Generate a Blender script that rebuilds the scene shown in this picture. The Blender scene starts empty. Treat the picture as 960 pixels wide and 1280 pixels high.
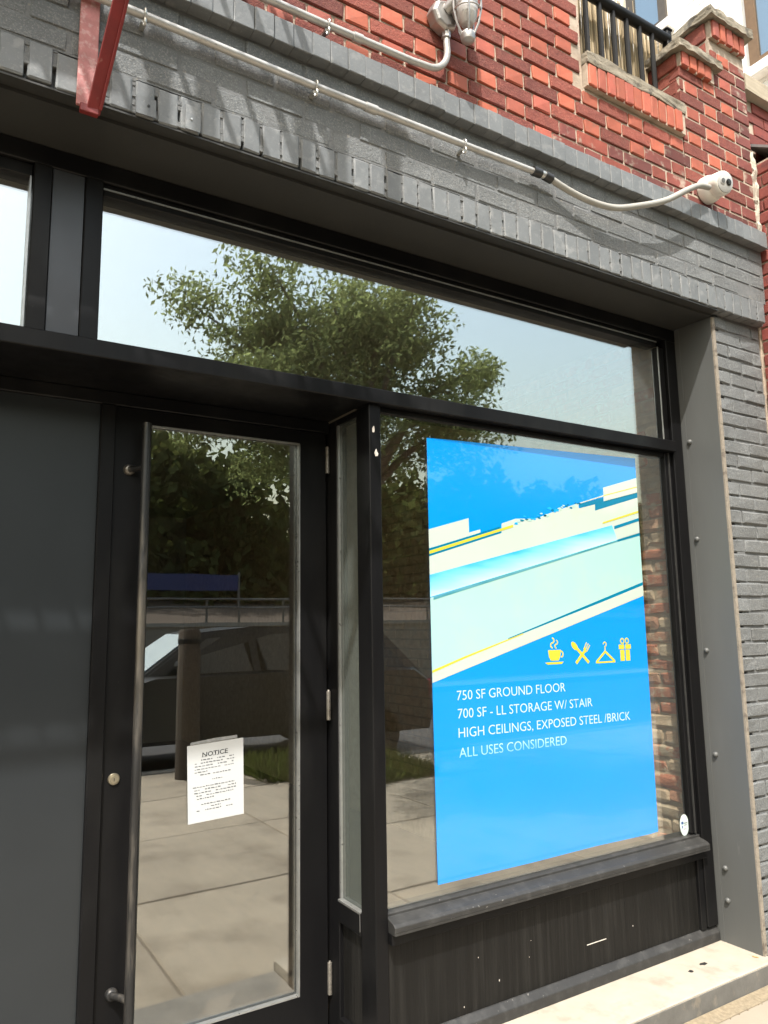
import bpy, bmesh, math, random
import numpy as np
from mathutils import Vector, Matrix, noise as mnoise

random.seed(7)
rng = np.random.default_rng(11)
sc = bpy.context.scene
col = sc.collection

# ------------------------------------------------------------------ camera
G = 0.045                                   # pavement level
cam_d = bpy.data.cameras.new('camera')
cam = bpy.data.objects.new('camera', cam_d)
col.objects.link(cam)
right = Vector((0.8489, -0.5283, -0.0157)); fwd = Vector((0.5246, 0.8387, 0.1464))
right.normalize(); fwd = (fwd - right * fwd.dot(right)).normalized(); up = right.cross(fwd)
mw = Matrix((right, up, -fwd)).transposed().to_4x4()
mw.translation = (0, -2.08, 1.56)
cam.matrix_world = mw
cam_d.sensor_fit = 'VERTICAL'; cam_d.sensor_height = 36
cam_d.lens = 940.5 / 1280 * 36
cam_d.clip_start = 0.05; cam_d.clip_end = 2000
sc.camera = cam

# ------------------------------------------------------------------ sky and sun
SUN = Vector((0.75, 1.0, -2.0)).normalized()          # the way the light travels
elev = math.asin(-SUN.z)
azim = math.atan2(-SUN.x, -SUN.y)                     # from +Y, clockwise
world = bpy.data.worlds.new('World'); sc.world = world; world.use_nodes = True
wn = world.node_tree.nodes; wl = world.node_tree.links
sky = wn.new('ShaderNodeTexSky'); sky.sky_type = 'NISHITA'; sky.sun_disc = False
sky.sun_elevation = elev; sky.sun_rotation = azim
sky.air_density = 2.2; sky.dust_density = 5.0; sky.ozone_density = 1.0
bg = wn['Background']; bg.inputs['Strength'].default_value = 0.15
wl.new(sky.outputs[0], bg.inputs['Color'])
sun_d = bpy.data.lights.new('sun', 'SUN'); sun_d.energy = 3.0; sun_d.angle = math.radians(0.5)
sun_d.color = (1.0, 0.965, 0.92)
sun = bpy.data.objects.new('sun', sun_d); col.objects.link(sun)
sun.rotation_euler = SUN.to_track_quat('-Z', 'Y').to_euler(); sun.location = (-4, -6, 12)
vs = sc.view_settings
vs.view_transform = 'Standard'; vs.look = 'None'; vs.exposure = 1.25; vs.gamma = 1.0
vs.use_curve_mapping = False
sc.render.engine = 'CYCLES'
cy = sc.cycles
cy.max_bounces = 10; cy.glossy_bounces = 5; cy.transparent_max_bounces = 16; cy.diffuse_bounces = 4
cy.caustics_reflective = False; cy.caustics_refractive = False
cy.use_denoising = True
cy.sample_clamp_indirect = 6.0

# ------------------------------------------------------------------ helpers
WPOS = {}

def tag(o, label=None, cat=None, group=None, kind=None):
    if label: o['label'] = label
    if cat: o['category'] = cat
    if group: o['group'] = group
    if kind: o['kind'] = kind
    return o

def put(o, parent, loc):
    loc = Vector(loc)
    WPOS[o.name] = loc
    if parent is not None:
        o.parent = parent
        o.location = loc - WPOS[parent.name]
    else:
        o.location = loc

def empty(name, loc, label=None, cat=None, group=None):
    o = bpy.data.objects.new(name, None); col.objects.link(o)
    o.empty_display_size = 0.1
    put(o, None, loc)
    return tag(o, label, cat, group)

def inst(name, me, loc, parent=None, rz=0.0):
    o = bpy.data.objects.new(name, me); col.objects.link(o)
    put(o, parent, loc)
    if rz: o.rotation_euler.z = rz
    return o

class MB:
    """collects geometry in world coordinates and builds one mesh object"""
    def __init__(s):
        s.v = []; s.f = []
    def add(s, vs_, fs_):
        b = len(s.v); s.v += [tuple(p) for p in vs_]; s.f += [tuple(i + b for i in f) for f in fs_]
        return s
    def box(s, x0, x1, y0, y1, z0, z1):
        return s.add([(x0, y0, z0), (x1, y0, z0), (x1, y1, z0), (x0, y1, z0), (x0, y0, z1), (x1, y0, z1), (x1, y1, z1), (x0, y1, z1)],
                     [(0, 3, 2, 1), (4, 5, 6, 7), (0, 1, 5, 4), (1, 2, 6, 5), (2, 3, 7, 6), (3, 0, 4, 7)])
    def prism(s, poly, axis, a, b):
        """poly: list of 2D points; axis 'x': (y,z), 'y': (x,z), 'z': (x,y)"""
        n = len(poly)
        def P(p, t):
            return (t, p[0], p[1]) if axis == 'x' else (p[0], t, p[1]) if axis == 'y' else (p[0], p[1], t)
        vv = [P(p, a) for p in poly] + [P(p, b) for p in poly]
        ff = [tuple(range(n)), tuple(range(2 * n - 1, n - 1, -1))]
        ff += [(i, i + n, (i + 1) % n + n, (i + 1) % n) for i in range(n)]
        return s.add(vv, ff)
    def tube(s, path, r, n=12, cap=True):
        path = [Vector(p) for p in path]; m = len(path)
        rr = r if isinstance(r, (list, tuple)) else [r] * m
        vv = []; ff = []
        ref = None
        for i, p in enumerate(path):
            t = (path[min(i + 1, m - 1)] - path[max(i - 1, 0)]).normalized()
            if ref is None:
                ref = Vector((0, 0, 1)) if abs(t.z) < 0.9 else Vector((1, 0, 0))
            a = (ref - t * ref.dot(t)).normalized(); b = t.cross(a); ref = a
            for k in range(n):
                q = 2 * math.pi * k / n
                vv.append(p + (a * math.cos(q) + b * math.sin(q)) * rr[i])
        for i in range(m - 1):
            for k in range(n):
                ff.append((i * n + k, i * n + (k + 1) % n, (i + 1) * n + (k + 1) % n, (i + 1) * n + k))
        if cap:
            ff.append(tuple(range(n - 1, -1, -1))); ff.append(tuple(range((m - 1) * n, m * n)))
        return s.add(vv, ff)
    def lathe(s, prof, c, axis, n=24):
        """prof: list of (radius, distance along axis)"""
        c = Vector(c); t = Vector(axis).normalized()
        a = t.orthogonal().normalized(); b = t.cross(a)
        vv = []; ff = []
        for r, h in prof:
            for k in range(n):
                q = 2 * math.pi * k / n
                vv.append(c + t * h + (a * math.cos(q) + b * math.sin(q)) * max(r, 1e-5))
        for i in range(len(prof) - 1):
            for k in range(n):
                ff.append((i * n + k, i * n + (k + 1) % n, (i + 1) * n + (k + 1) % n, (i + 1) * n + k))
        ff.append(tuple(range(n - 1, -1, -1))); ff.append(tuple(range((len(prof) - 1) * n, len(prof) * n)))
        return s.add(vv, ff)
    def bar(s, p, q, w, h, upv=(0, 0, 1)):
        """rectangular bar from p to q"""
        p = Vector(p); q = Vector(q); t = (q - p).normalized(); u = Vector(upv)
        a = t.cross(u)
        a = a.normalized() if a.length > 1e-4 else Vector((1, 0, 0))
        b = a.cross(t)
        vv = [e + a * (i * w / 2) + b * (j * h / 2) for e in (p, q) for i, j in ((-1, -1), (1, -1), (1, 1), (-1, 1))]
        return s.add(vv, [(0, 3, 2, 1), (4, 5, 6, 7), (0, 1, 5, 4), (1, 2, 6, 5), (2, 3, 7, 6), (3, 0, 4, 7)])
    def mesh(s, name, mat, c=(0, 0, 0), bevel=0, seg=1, smooth=False):
        me = bpy.data.meshes.new(name)
        c = Vector(c)
        me.from_pydata([tuple(Vector(p) - c) for p in s.v], [], s.f)
        bm = bmesh.new(); bm.from_mesh(me)
        bmesh.ops.recalc_face_normals(bm, faces=bm.faces)
        if bevel:
            es = [e for e in bm.edges if len(e.link_faces) == 2 and e.calc_face_angle(0) > 0.5]
            bmesh.ops.bevel(bm, geom=es, offset=bevel, segments=seg, affect='EDGES', clamp_overlap=True)
        bm.to_mesh(me); bm.free()
        if smooth:
            for p in me.polygons: p.use_smooth = True
            me.set_sharp_from_angle(angle=math.radians(40))
        if mat: me.materials.append(mat)
        return me
    def build(s, name, mat, parent=None, bevel=0, seg=1, smooth=False):
        a = np.array([tuple(p) for p in s.v])
        c = ((a[:, 0].min() + a[:, 0].max()) / 2, (a[:, 1].min() + a[:, 1].max()) / 2, a[:, 2].min())
        o = bpy.data.objects.new(name, s.mesh(name, mat, c, bevel, seg, smooth))
        col.objects.link(o)
        put(o, parent, c)
        return o

def box(name, mat, parent, x0, x1, y0, y1, z0, z1, bevel=0, seg=1):
    return MB().box(x0, x1, y0, y1, z0, z1).build(name, mat, parent, bevel, seg)

def bez(pts, n=10):
    """smooth path through points"""
    pts = [Vector(p) for p in pts]; out = []
    ext = [pts[0] * 2 - pts[1]] + pts + [pts[-1] * 2 - pts[-2]]
    for i in range(1, len(ext) - 2):
        p0, p1, p2, p3 = ext[i - 1:i + 3]
        for k in range(n):
            t = k / n
            out.append(0.5 * ((2 * p1) + (p2 - p0) * t + (2 * p0 - 5 * p1 + 4 * p2 - p3) * t * t + (3 * p1 - p0 - 3 * p2 + p3) * t ** 3))
    out.append(pts[-1])
    return out

# ------------------------------------------------------------------ materials
def M(name, c, rough=0.6, var=0.12, vscale=6.0, bump=0.0, bscale=150.0, bdist=0.002, rand=0.0, c2=None, c2scale=10.0, c2lo=0.55, c2hi=0.65,
      c3=None, c3scale=60.0, c3lo=0.66, c3hi=0.7, metal=0.0, spec=0.5, stretch=None, rvar=0.0, bump2=0.0, b2scale=30.0, coat=0.0, hue=None, island=0.0, tone=0.72):
    m = bpy.data.materials.new(name); m.use_nodes = True
    N = m.node_tree.nodes; L = m.node_tree.links
    b = N['Principled BSDF']
    geo = N.new('ShaderNodeNewGeometry'); pos = geo.outputs['Position']
    if stretch:
        mp = N.new('ShaderNodeMapping'); mp.inputs['Scale'].default_value = stretch
        L.new(pos, mp.inputs['Vector']); pos = mp.outputs['Vector']
    def noise(scale, detail=5.0, ro=0.6):
        t = N.new('ShaderNodeTexNoise'); t.inputs['Scale'].default_value = scale
        t.inputs['Detail'].default_value = detail; t.inputs['Roughness'].default_value = ro
        L.new(pos, t.inputs['Vector']); return t.outputs['Fac']
    def mapr(src, lo, hi, a, z):
        r = N.new('ShaderNodeMapRange'); r.inputs['From Min'].default_value = lo; r.inputs['From Max'].default_value = hi
        r.inputs['To Min'].default_value = a; r.inputs['To Max'].default_value = z
        L.new(src, r.inputs['Value']); return r.outputs['Result']
    def mixc(fac, a, z):
        x = N.new('ShaderNodeMix'); x.data_type = 'RGBA'
        L.new(fac, x.inputs['Factor'])
        for s_, i in ((a, 6), (z, 7)):
            if isinstance(s_, tuple): x.inputs[i].default_value = (*s_, 1)
            else: L.new(s_, x.inputs[i])
        return x.outputs[2]
    n1 = noise(vscale)
    cc = tuple(c)
    if hue:                                   # per-object choice between two colours
        oi = N.new('ShaderNodeObjectInfo')
        cc = mixc(mapr(oi.outputs['Random'], hue[1], hue[2], 0, 1), cc, tuple(hue[0]))
    if c2: cc = mixc(mapr(noise(c2scale, 6), c2lo, c2hi, 0, 1), cc, tuple(c2))
    if c3: cc = mixc(mapr(noise(c3scale, 4), c3lo, c3hi, 0, 1), cc, tuple(c3))
    val = mapr(n1, 0.25, 0.75, tone * (1 - var), tone * (1 + var))
    if rand:
        oi2 = N.new('ShaderNodeObjectInfo')
        # decorrelate from hue
        mu = N.new('ShaderNodeMath'); mu.operation = 'MULTIPLY'; mu.inputs[1].default_value = 7.31
        fr = N.new('ShaderNodeMath'); fr.operation = 'FRACT'
        L.new(oi2.outputs['Random'], mu.inputs[0]); L.new(mu.outputs[0], fr.inputs[0])
        rv = mapr(fr.outputs[0], 0, 1, 1 - rand, 1 + rand)
        mm = N.new('ShaderNodeMath'); mm.operation = 'MULTIPLY'; L.new(val, mm.inputs[0]); L.new(rv, mm.inputs[1]); val = mm.outputs[0]
    if island:
        iv = mapr(geo.outputs['Random Per Island'], 0, 1, 1 - island, 1 + island)
        mm = N.new('ShaderNodeMath'); mm.operation = 'MULTIPLY'; L.new(val, mm.inputs[0]); L.new(iv, mm.inputs[1]); val = mm.outputs[0]
    vm = N.new('ShaderNodeVectorMath'); vm.operation = 'SCALE'
    if isinstance(cc, tuple): vm.inputs[0].default_value = cc
    else: L.new(cc, vm.inputs[0])
    L.new(val, vm.inputs['Scale'])
    L.new(vm.outputs[0], b.inputs['Base Color'])
    b.inputs['Roughness'].default_value = rough
    if rvar: L.new(mapr(noise(vscale * 1.7), 0.3, 0.7, max(0.02, rough - rvar), min(1, rough + rvar)), b.inputs['Roughness'])
    b.inputs['Metallic'].default_value = metal
    b.inputs['Specular IOR Level'].default_value = spec
    if coat:
        b.inputs['Coat Weight'].default_value = coat; b.inputs['Coat Roughness'].default_value = 0.02; b.inputs['Coat IOR'].default_value = 1.6
    prev = None
    for st, scl, dist in ((bump2, b2scale, bdist * 3), (bump, bscale, bdist)):
        if st:
            bp = N.new('ShaderNodeBump'); bp.inputs['Strength'].default_value = st; bp.inputs['Distance'].default_value = dist
            L.new(noise(scl, 4, 0.65), bp.inputs['Height'])
            if prev: L.new(prev, bp.inputs['Normal'])
            prev = bp.outputs['Normal']
    if prev: L.new(prev, b.inputs['Normal'])
    return m

def glass(name, refl, tint=(0.80, 0.84, 0.82), wav=0.0, light_veil=0.0):
    m = bpy.data.materials.new(name); m.use_nodes = True
    N = m.node_tree.nodes; L = m.node_tree.links
    N.remove(N['Principled BSDF'])
    tr = N.new('ShaderNodeBsdfTransparent'); tr.inputs['Color'].default_value = (*tint, 1)
    gl = N.new('ShaderNodeBsdfGlossy'); gl.inputs['Roughness'].default_value = 0.0
    gl.inputs['Color'].default_value = (0.97, 1.0, 1.0, 1)
    fr = N.new('ShaderNodeFresnel'); fr.inputs['IOR'].default_value = 1.5
    ad = N.new('ShaderNodeMath'); ad.operation = 'ADD'; ad.inputs[1].default_value = refl; ad.use_clamp = True
    mx = N.new('ShaderNodeMixShader')
    gb = N.new('ShaderNodeNewGeometry')
    nb_ = N.new('ShaderNodeMath'); nb_.operation = 'SUBTRACT'; nb_.inputs[0].default_value = 1.0; L.new(gb.outputs['Backfacing'], nb_.inputs[1])
    fm_ = N.new('ShaderNodeMath'); fm_.operation = 'MULTIPLY'; L.new(fr.outputs[0], fm_.inputs[0]); L.new(nb_.outputs[0], fm_.inputs[1])
    L.new(fm_.outputs[0], ad.inputs[0]); L.new(ad.outputs[0], mx.inputs['Fac'])
    L.new(tr.outputs[0], mx.inputs[1]); L.new(gl.outputs[0], mx.inputs[2])
    if wav:
        t = N.new('ShaderNodeTexNoise'); t.inputs['Scale'].default_value = 2.2; t.inputs['Detail'].default_value = 2
        g = N.new('ShaderNodeNewGeometry'); L.new(g.outputs['Position'], t.inputs['Vector'])
        bp = N.new('ShaderNodeBump'); bp.inputs['Strength'].default_value = wav; bp.inputs['Distance'].default_value = 0.01
        L.new(t.outputs['Fac'], bp.inputs['Height'])
        L.new(bp.outputs[0], gl.inputs['Normal']); L.new(bp.outputs[0], fr.inputs['Normal'])
    out = mx.outputs[0]
    if light_veil:                                  # grey-green diffuse veil, painting the light seen through the pane
        df = N.new('ShaderNodeBsdfDiffuse'); df.inputs['Color'].default_value = (0.42, 0.46, 0.42, 1)
        m2 = N.new('ShaderNodeMixShader'); m2.inputs[0].default_value = light_veil
        L.new(out, m2.inputs[1]); L.new(df.outputs[0], m2.inputs[2]); out = m2.outputs[0]
    L.new(out, N['Material Output'].inputs['Surface'])
    return m

def leafmat(name, c, tc):
    m = bpy.data.materials.new(name); m.use_nodes = True
    N = m.node_tree.nodes; L = m.node_tree.links
    N.remove(N['Principled BSDF'])
    g = N.new('ShaderNodeNewGeometry')
    d = N.new('ShaderNodeBsdfDiffuse'); t = N.new('ShaderNodeBsdfTranslucent'); mx = N.new('ShaderNodeMixShader')
    mx.inputs[0].default_value = 0.35
    for nd, c_ in ((d, c), (t, tc)):
        r = N.new('ShaderNodeMapRange'); r.inputs['To Min'].default_value = 0.55; r.inputs['To Max'].default_value = 1.45
        L.new(g.outputs['Random Per Island'], r.inputs['Value'])
        v = N.new('ShaderNodeVectorMath'); v.operation = 'SCALE'; v.inputs[0].default_value = c_
        L.new(r.outputs[0], v.inputs['Scale']); L.new(v.outputs[0], nd.inputs['Color'])
    L.new(d.outputs[0], mx.inputs[1]); L.new(t.outputs[0], mx.inputs[2])
    L.new(mx.outputs[0], N['Material Output'].inputs['Surface'])
    return m

grey_paint = M('grey_masonry_paint', (0.175, 0.187, 0.190), 0.75, 0.16, 9, c3=(0.29, 0.298, 0.295), c3scale=190, c3lo=0.53, c3hi=0.64, bump=1.0, bscale=210, bdist=0.0035, rand=0.07, bump2=0.5, b2scale=45, c2=(0.27, 0.28, 0.275), c2scale=70, c2lo=0.58, c2hi=0.68)
grey_paint_smooth = M('grey_masonry_paint_smooth', (0.19, 0.204, 0.210), 0.6, 0.16, 7, c3=(0.28, 0.285, 0.28), c3scale=140, c3lo=0.6, c3hi=0.7, bump=0.35, bscale=90, rand=0.1, bump2=0.3, b2scale=25, c2=(0.26, 0.27, 0.27), c2scale=24)
grey_mortar = M('painted_mortar', (0.19, 0.198, 0.20), 0.85, 0.2, 14, bump=1.0, bscale=120, bdist=0.004, c3=(0.30, 0.285, 0.25), c3scale=35, c3lo=0.64, c3hi=0.7)
red_dark = M('rough_red_brick', (0.275, 0.064, 0.042), 0.85, 0.22, 30, bump=1.0, bscale=260, bdist=0.003, rand=0.22, hue=((0.20, 0.047, 0.035), 0.4, 1.0), bump2=0.5, b2scale=60, c3=(0.38, 0.15, 0.10), c3scale=240, c3lo=0.55, c3hi=0.68, c2=(0.27, 0.16, 0.12), c2scale=20, c2lo=0.62, c2hi=0.78)
red_bright = M('smooth_orange_brick', (0.50, 0.125, 0.065), 0.7, 0.15, 25, bump=0.4, bscale=160, rand=0.22, hue=((0.42, 0.10, 0.065), 0.5, 1.0), c3=(0.40, 0.17, 0.11), c3scale=120, c3lo=0.6, c3hi=0.72, c2=(0.34, 0.15, 0.10), c2scale=18, c2lo=0.6, c2hi=0.78)
red_mortar = M('beige_mortar', (0.56, 0.46, 0.36), 0.9, 0.22, 14, bump=0.8, bscale=120, bdist=0.003, c2=(0.36, 0.27, 0.20), c2scale=5, c2lo=0.5, c2hi=0.66)
white_mortar = M('fresh_white_mortar', (0.62, 0.57, 0.47), 0.9, 0.15, 20, bump=0.8, bscale=90, bdist=0.004)
red_smeared = M('mortar_smeared_brick', (0.19, 0.05, 0.04), 0.85, 0.2, 30, bump=0.8, bscale=200, rand=0.3, hue=((0.35, 0.08, 0.05), 0.55, 1.0), c2=(0.42, 0.34, 0.27), c2scale=16, c2lo=0.56, c2hi=0.70)
nb_brick = M('neighbour_brick', (0.27, 0.06, 0.045), 0.8, 0.2, 22, bump=0.8, bscale=180, rand=0.25, c2=(0.16, 0.04, 0.035), c2scale=12)
old_brick = M('old_interior_brick', (0.58, 0.43, 0.29), 0.9, 0.2, 18, bump=1.0, bscale=110, bdist=0.006, rand=0.15, hue=((0.48, 0.17, 0.09), 0.35, 0.7), c2=(0.55, 0.44, 0.31), c2scale=14, c2lo=0.5, c2hi=0.62, tone=1.15)
old_mortar = M('old_interior_mortar', (0.52, 0.42, 0.30), 0.95, 0.2, 20, bump=1.0, bscale=90, bdist=0.006, tone=1.1)
concrete_cap = M('weathered_concrete', (0.34, 0.30, 0.23), 0.95, 0.3, 25, bump=1.0, bscale=140, bdist=0.006, c2=(0.14, 0.125, 0.10), c2scale=14)
limestone = M('limestone_coping', (0.50, 0.43, 0.32), 0.9, 0.15, 12, bump=0.5, bscale=80)
white_paint = M('white_painted_brick', (0.80, 0.79, 0.76), 0.8, 0.06, 6, bump=0.6, bscale=60, bdist=0.004, tone=0.95)
steel_grey = M('grey_painted_steel', (0.125, 0.13, 0.127), 0.45, 0.12, 3.5, bump=0.25, bscale=40, bdist=0.001, stretch=(1, 1, 0.25), rvar=0.08, c3=(0.19, 0.19, 0.18), c3scale=22, c3lo=0.70, c3hi=0.8)
soffit_mat = M('dark_painted_soffit', (0.032, 0.032, 0.029), 0.6, 0.15, 5, bump=0.2, bscale=60)
caulk = M('tan_sealant', (0.40, 0.35, 0.28), 0.85, 0.2, 30, bump=1.0, bscale=120, bdist=0.003, c2=(0.24, 0.2, 0.16), c2scale=25, tone=0.6)
black_frame = M('black_painted_frame', (0.0075, 0.0075, 0.0082), 0.4, 0.15, 5, bump=0.25, bscale=140, bdist=0.0008, rvar=0.1, spec=0.16, stretch=(1, 1, 0.3), c2=(0.016, 0.016, 0.0158), c2scale=4, c2lo=0.5, c2hi=0.7, c3=(0.035, 0.035, 0.034), c3scale=60, c3lo=0.72, c3hi=0.76)
black_worn = M('worn_black_ledge', (0.045, 0.045, 0.044), 0.55, 0.2, 12, bump=0.5, bscale=120, bdist=0.001, c2=(0.085, 0.085, 0.082), c2scale=20, c2lo=0.5, c2hi=0.7, c3=(0.3, 0.29, 0.27), c3scale=70, c3lo=0.68, c3hi=0.72, tone=0.5)
blue_grey_fill = M('slate_filler_panel', (0.045, 0.050, 0.060), 0.4, 0.12, 4, rvar=0.05)
panel_grey = M('charcoal_panel', (0.030, 0.035, 0.039), 0.32, spec=0.35, var=0.08, vscale=3, bump=0.08, bscale=5, bdist=0.002, rvar=0.02)
black_board = M('black_stained_boards', (0.016, 0.0155, 0.0145), 0.5, 0.35, 40, bump=1.0, bscale=55, bdist=0.004, stretch=(1, 1, 0.035), spec=0.2, c2=(0.026, 0.025, 0.023), c2scale=40, c2lo=0.48, c2hi=0.66, tone=0.5)
chip = M('bare_paint_chip', (0.75, 0.7, 0.63), 0.8, 0.1)
bare_metal = M('worn_aluminium_bead', (0.52, 0.53, 0.52), 0.35, 0.15, 30, metal=0.7, rvar=0.1)
hinge_metal = M('tarnished_hinge', (0.45, 0.42, 0.37), 0.45, 0.3, 60, metal=0.6, bump=0.5, bscale=200, tone=0.5)
handle_metal = M('worn_steel_handle', (0.09, 0.09, 0.09), 0.42, 0.2, 25, metal=0.7, stretch=(1, 1, 0.12), c2=(0.45, 0.41, 0.35), c2scale=14, c2lo=0.5, c2hi=0.68, bump=0.5, bscale=120, bdist=0.0006, rvar=0.12, tone=0.5)
brass = M('lock_brass', (0.62, 0.56, 0.42), 0.35, 0.1, metal=0.9)
dark_hole = M('dark_keyway', (0.02, 0.02, 0.02), 0.6)
win_glass = glass('shop_window_glass', 0.19, tint=(0.97, 0.985, 0.975), wav=0.02)
transom_glass = glass('transom_glass', 0.29, tint=(0.97, 0.985, 0.975), wav=0.02)
door_glass = glass('door_glass', 0.19, tint=(0.95, 0.96, 0.94), wav=0.03)
side_glass = glass('sidelight_glass', 0.08, tint=(0.78, 0.82, 0.80), light_veil=0.13)
far_glass = glass('neighbour_window_glass', 0.25, tint=(0.5, 0.6, 0.65))
sill_stone = M('cream_stone_sill', (0.62, 0.56, 0.46), 0.85, 0.1, 10, bump=0.6, bscale=120, bdist=0.002, c2=(0.50, 0.44, 0.35), c2scale=9, c2lo=0.52, c2hi=0.68, c3=(0.25, 0.21, 0.17), c3scale=34, c3lo=0.72, c3hi=0.77, tone=0.56)
sill_face = M('painted_sill_face', (0.19, 0.185, 0.17), 0.7, 0.2, 14, bump=0.5, bscale=90, c2=(0.30, 0.27, 0.22), c2scale=16, c2lo=0.56, c2hi=0.7, tone=0.6)
slab_mat = M('pavement_concrete', (0.40, 0.345, 0.265), 0.9, 0.13, 2.2, bump=0.7, bscale=130, bdist=0.002, rand=0.08, c2=(0.24, 0.20, 0.15), c2scale=2.6, c2lo=0.5, c2hi=0.74, c3=(0.13, 0.11, 0.09), c3scale=19, c3lo=0.70, c3hi=0.745, tone=0.72)
joint_mat = M('pavement_joint', (0.24, 0.20, 0.15), 0.95, 0.3, 30)
sand_mat = M('grit', (0.44, 0.36, 0.24), 0.95, 0.3, 60, bump=1.0, bscale=300, bdist=0.004, tone=0.55)
asphalt = M('asphalt', (0.055, 0.055, 0.056), 0.9, 0.2, 3, bump=0.7, bscale=200, c2=(0.085, 0.083, 0.08), c2scale=1.3)
kerb_mat = M('kerb_concrete', (0.36, 0.34, 0.3), 0.9, 0.2, 8, bump=0.5, bscale=100, tone=0.55)
soil_mat = M('soil', (0.09, 0.065, 0.045), 0.95, 0.3, 30, bump=1, bscale=80, bdist=0.01)
grass_mat = leafmat('grass_blades', (0.07, 0.085, 0.025), (0.12, 0.15, 0.035))
leaf_a = leafmat('tree_leaves', (0.15, 0.175, 0.08), (0.30, 0.36, 0.14))
leaf_b = leafmat('woodland_leaves', (0.05, 0.062, 0.024), (0.085, 0.105, 0.03))
bark = M('bark', (0.13, 0.10, 0.075), 0.95, 0.3, 20, bump=1.0, bscale=30, bdist=0.02, stretch=(1, 1, 0.25))
pole_mat = M('weathered_pole_wood', (0.16, 0.12, 0.085), 0.9, 0.25, 20, bump=0.8, bscale=30, bdist=0.01, stretch=(1, 1, 0.08), tone=0.35)
red_steel = M('dark_red_painted_steel', (0.22, 0.018, 0.016), 0.5, 0.25, 14, bump=0.5, bscale=60, bdist=0.002, c3=(0.33, 0.12, 0.1), c3scale=40, c3lo=0.68, c3hi=0.78)
pink_steel = M('sunlit_faded_red_steel', (0.52, 0.20, 0.19), 0.6, 0.25, 26, bump=0.8, bscale=110, bdist=0.002, c2=(0.60, 0.33, 0.31), c2scale=55, c2lo=0.52, c2hi=0.62, c3=(0.25, 0.06, 0.05), c3scale=30, c3lo=0.66, c3hi=0.72)  # faded red paint, made paler by sunlight put into the colour
pipe_grey = M('pale_grey_conduit', (0.60, 0.59, 0.56), 0.4, 0.12, 20, metal=0.35, bump=0.2, bscale=90, c3=(0.36, 0.33, 0.28), c3scale=50, c3lo=0.66, c3hi=0.74)
flex_grey = M('grey_flexible_conduit', (0.42, 0.41, 0.37), 0.55, 0.1, 20)
black_plastic = M('black_fitting', (0.025, 0.025, 0.025), 0.5, 0.1)
galv = M('galvanised_clip', (0.65, 0.65, 0.62), 0.35, 0.1, metal=0.7)
cam_white = M('white_camera_plastic', (0.78, 0.76, 0.70), 0.35, 0.05, 10, c2=(0.66, 0.63, 0.55), c2scale=18, c2lo=0.55, c2hi=0.75, tone=0.85)
cam_face = M('pale_camera_face', (0.62, 0.62, 0.60), 0.25, 0.04)
lens_mat = M('dark_lens', (0.02, 0.02, 0.022), 0.08, 0.05)
ir_mat = M('grey_infrared_window', (0.16, 0.16, 0.16), 0.15, 0.05)
cast_alu = M('cast_aluminium', (0.50, 0.49, 0.47), 0.42, 0.2, 30, metal=0.75, bump=0.3, bscale=120)
jar = M('frosted_lamp_jar', (0.70, 0.69, 0.67), 0.2, 0.06, 20, spec=0.8)
rail_black = M('black_iron_rail', (0.014, 0.014, 0.014), 0.5, 0.2, 30, bump=0.4, bscale=90, spec=0.2)
reed_mat = M('dry_reed', (0.50, 0.40, 0.25), 0.9, 0.35, 60, island=0.55, stretch=(1, 1, 0.12), c2=(0.30, 0.22, 0.12), c2scale=60)
wood_brown = M('brown_window_frame', (0.20, 0.12, 0.06), 0.6, 0.2, 20)
dark_trim = M('dark_window_trim', (0.09, 0.075, 0.06), 0.6, 0.2, 20)
flash_mat = M('lead_flashing', (0.24, 0.23, 0.23), 0.6, 0.15, 15)
plaster = M('interior_plaster', (0.62, 0.60, 0.54), 0.9, 0.06, 3, tone=0.85)
int_floor = M('interior_floor_boards', (0.16, 0.12, 0.085), 0.5, 0.25, 12, stretch=(1, 0.2, 1))
poster_blue = M('poster_blue_print', (0.001, 0.30, 0.88), 0.16, 0.03, 2.5, spec=0.6, coat=1.0, bump=0.10, bscale=5, bdist=0.003, tone=0.8)
poster_white = M('poster_pale_print', (0.70, 0.84, 0.74), 0.16, 0.03, 2.5, spec=0.6, coat=1.0, c2=(0.70, 0.80, 0.60), c2scale=3.0, c2lo=0.5, c2hi=0.7, tone=0.64)
poster_mint = M('poster_mint_print', (0.48, 0.80, 0.75), 0.16, 0.03, 2.5, spec=0.6, coat=1.0, c2=(0.52, 0.80, 0.70), c2scale=2.5, c2lo=0.45, c2hi=0.6, tone=0.7)
poster_teal = M('poster_teal_print', (0.0, 0.20, 0.36), 0.2, 0.03, tone=0.76)
poster_yellow = M('poster_yellow_print', (0.72, 0.66, 0.06), 0.2, 0.03, tone=0.68)
poster_text = M('poster_white_lettering', (0.62, 0.83, 0.86), 0.2, 0.02, tone=0.7)
poster_back = M('poster_vinyl_back', (0.7, 0.7, 0.7), 0.5)
paper = M('white_paper', (0.80, 0.83, 0.84), 0.7, 0.02, tone=0.6)
ink = M('black_ink', (0.05, 0.055, 0.06), 0.7, 0.05)
ink_grey = M('fine_grey_print', (0.16, 0.17, 0.18), 0.7, 0.3, 120)
tape_mat = M('clear_tape_edge', (0.35, 0.36, 0.36), 0.2, 0.3, 80)
sticker_white = M('sticker_white', (0.66, 0.78, 0.74), 0.4, 0.04, tone=0.85)
sticker_blue = M('sticker_blue', (0.03, 0.10, 0.32), 0.4, 0.04)
car_paint = M('charcoal_car_paint', (0.012, 0.013, 0.015), 0.35, 0.05, spec=0.35)
car_glass = M('dark_car_glass', (0.01, 0.012, 0.013), 0.03, 0.02, spec=0.4)
rubber = M('tyre_rubber', (0.02, 0.02, 0.02), 0.85)
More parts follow.
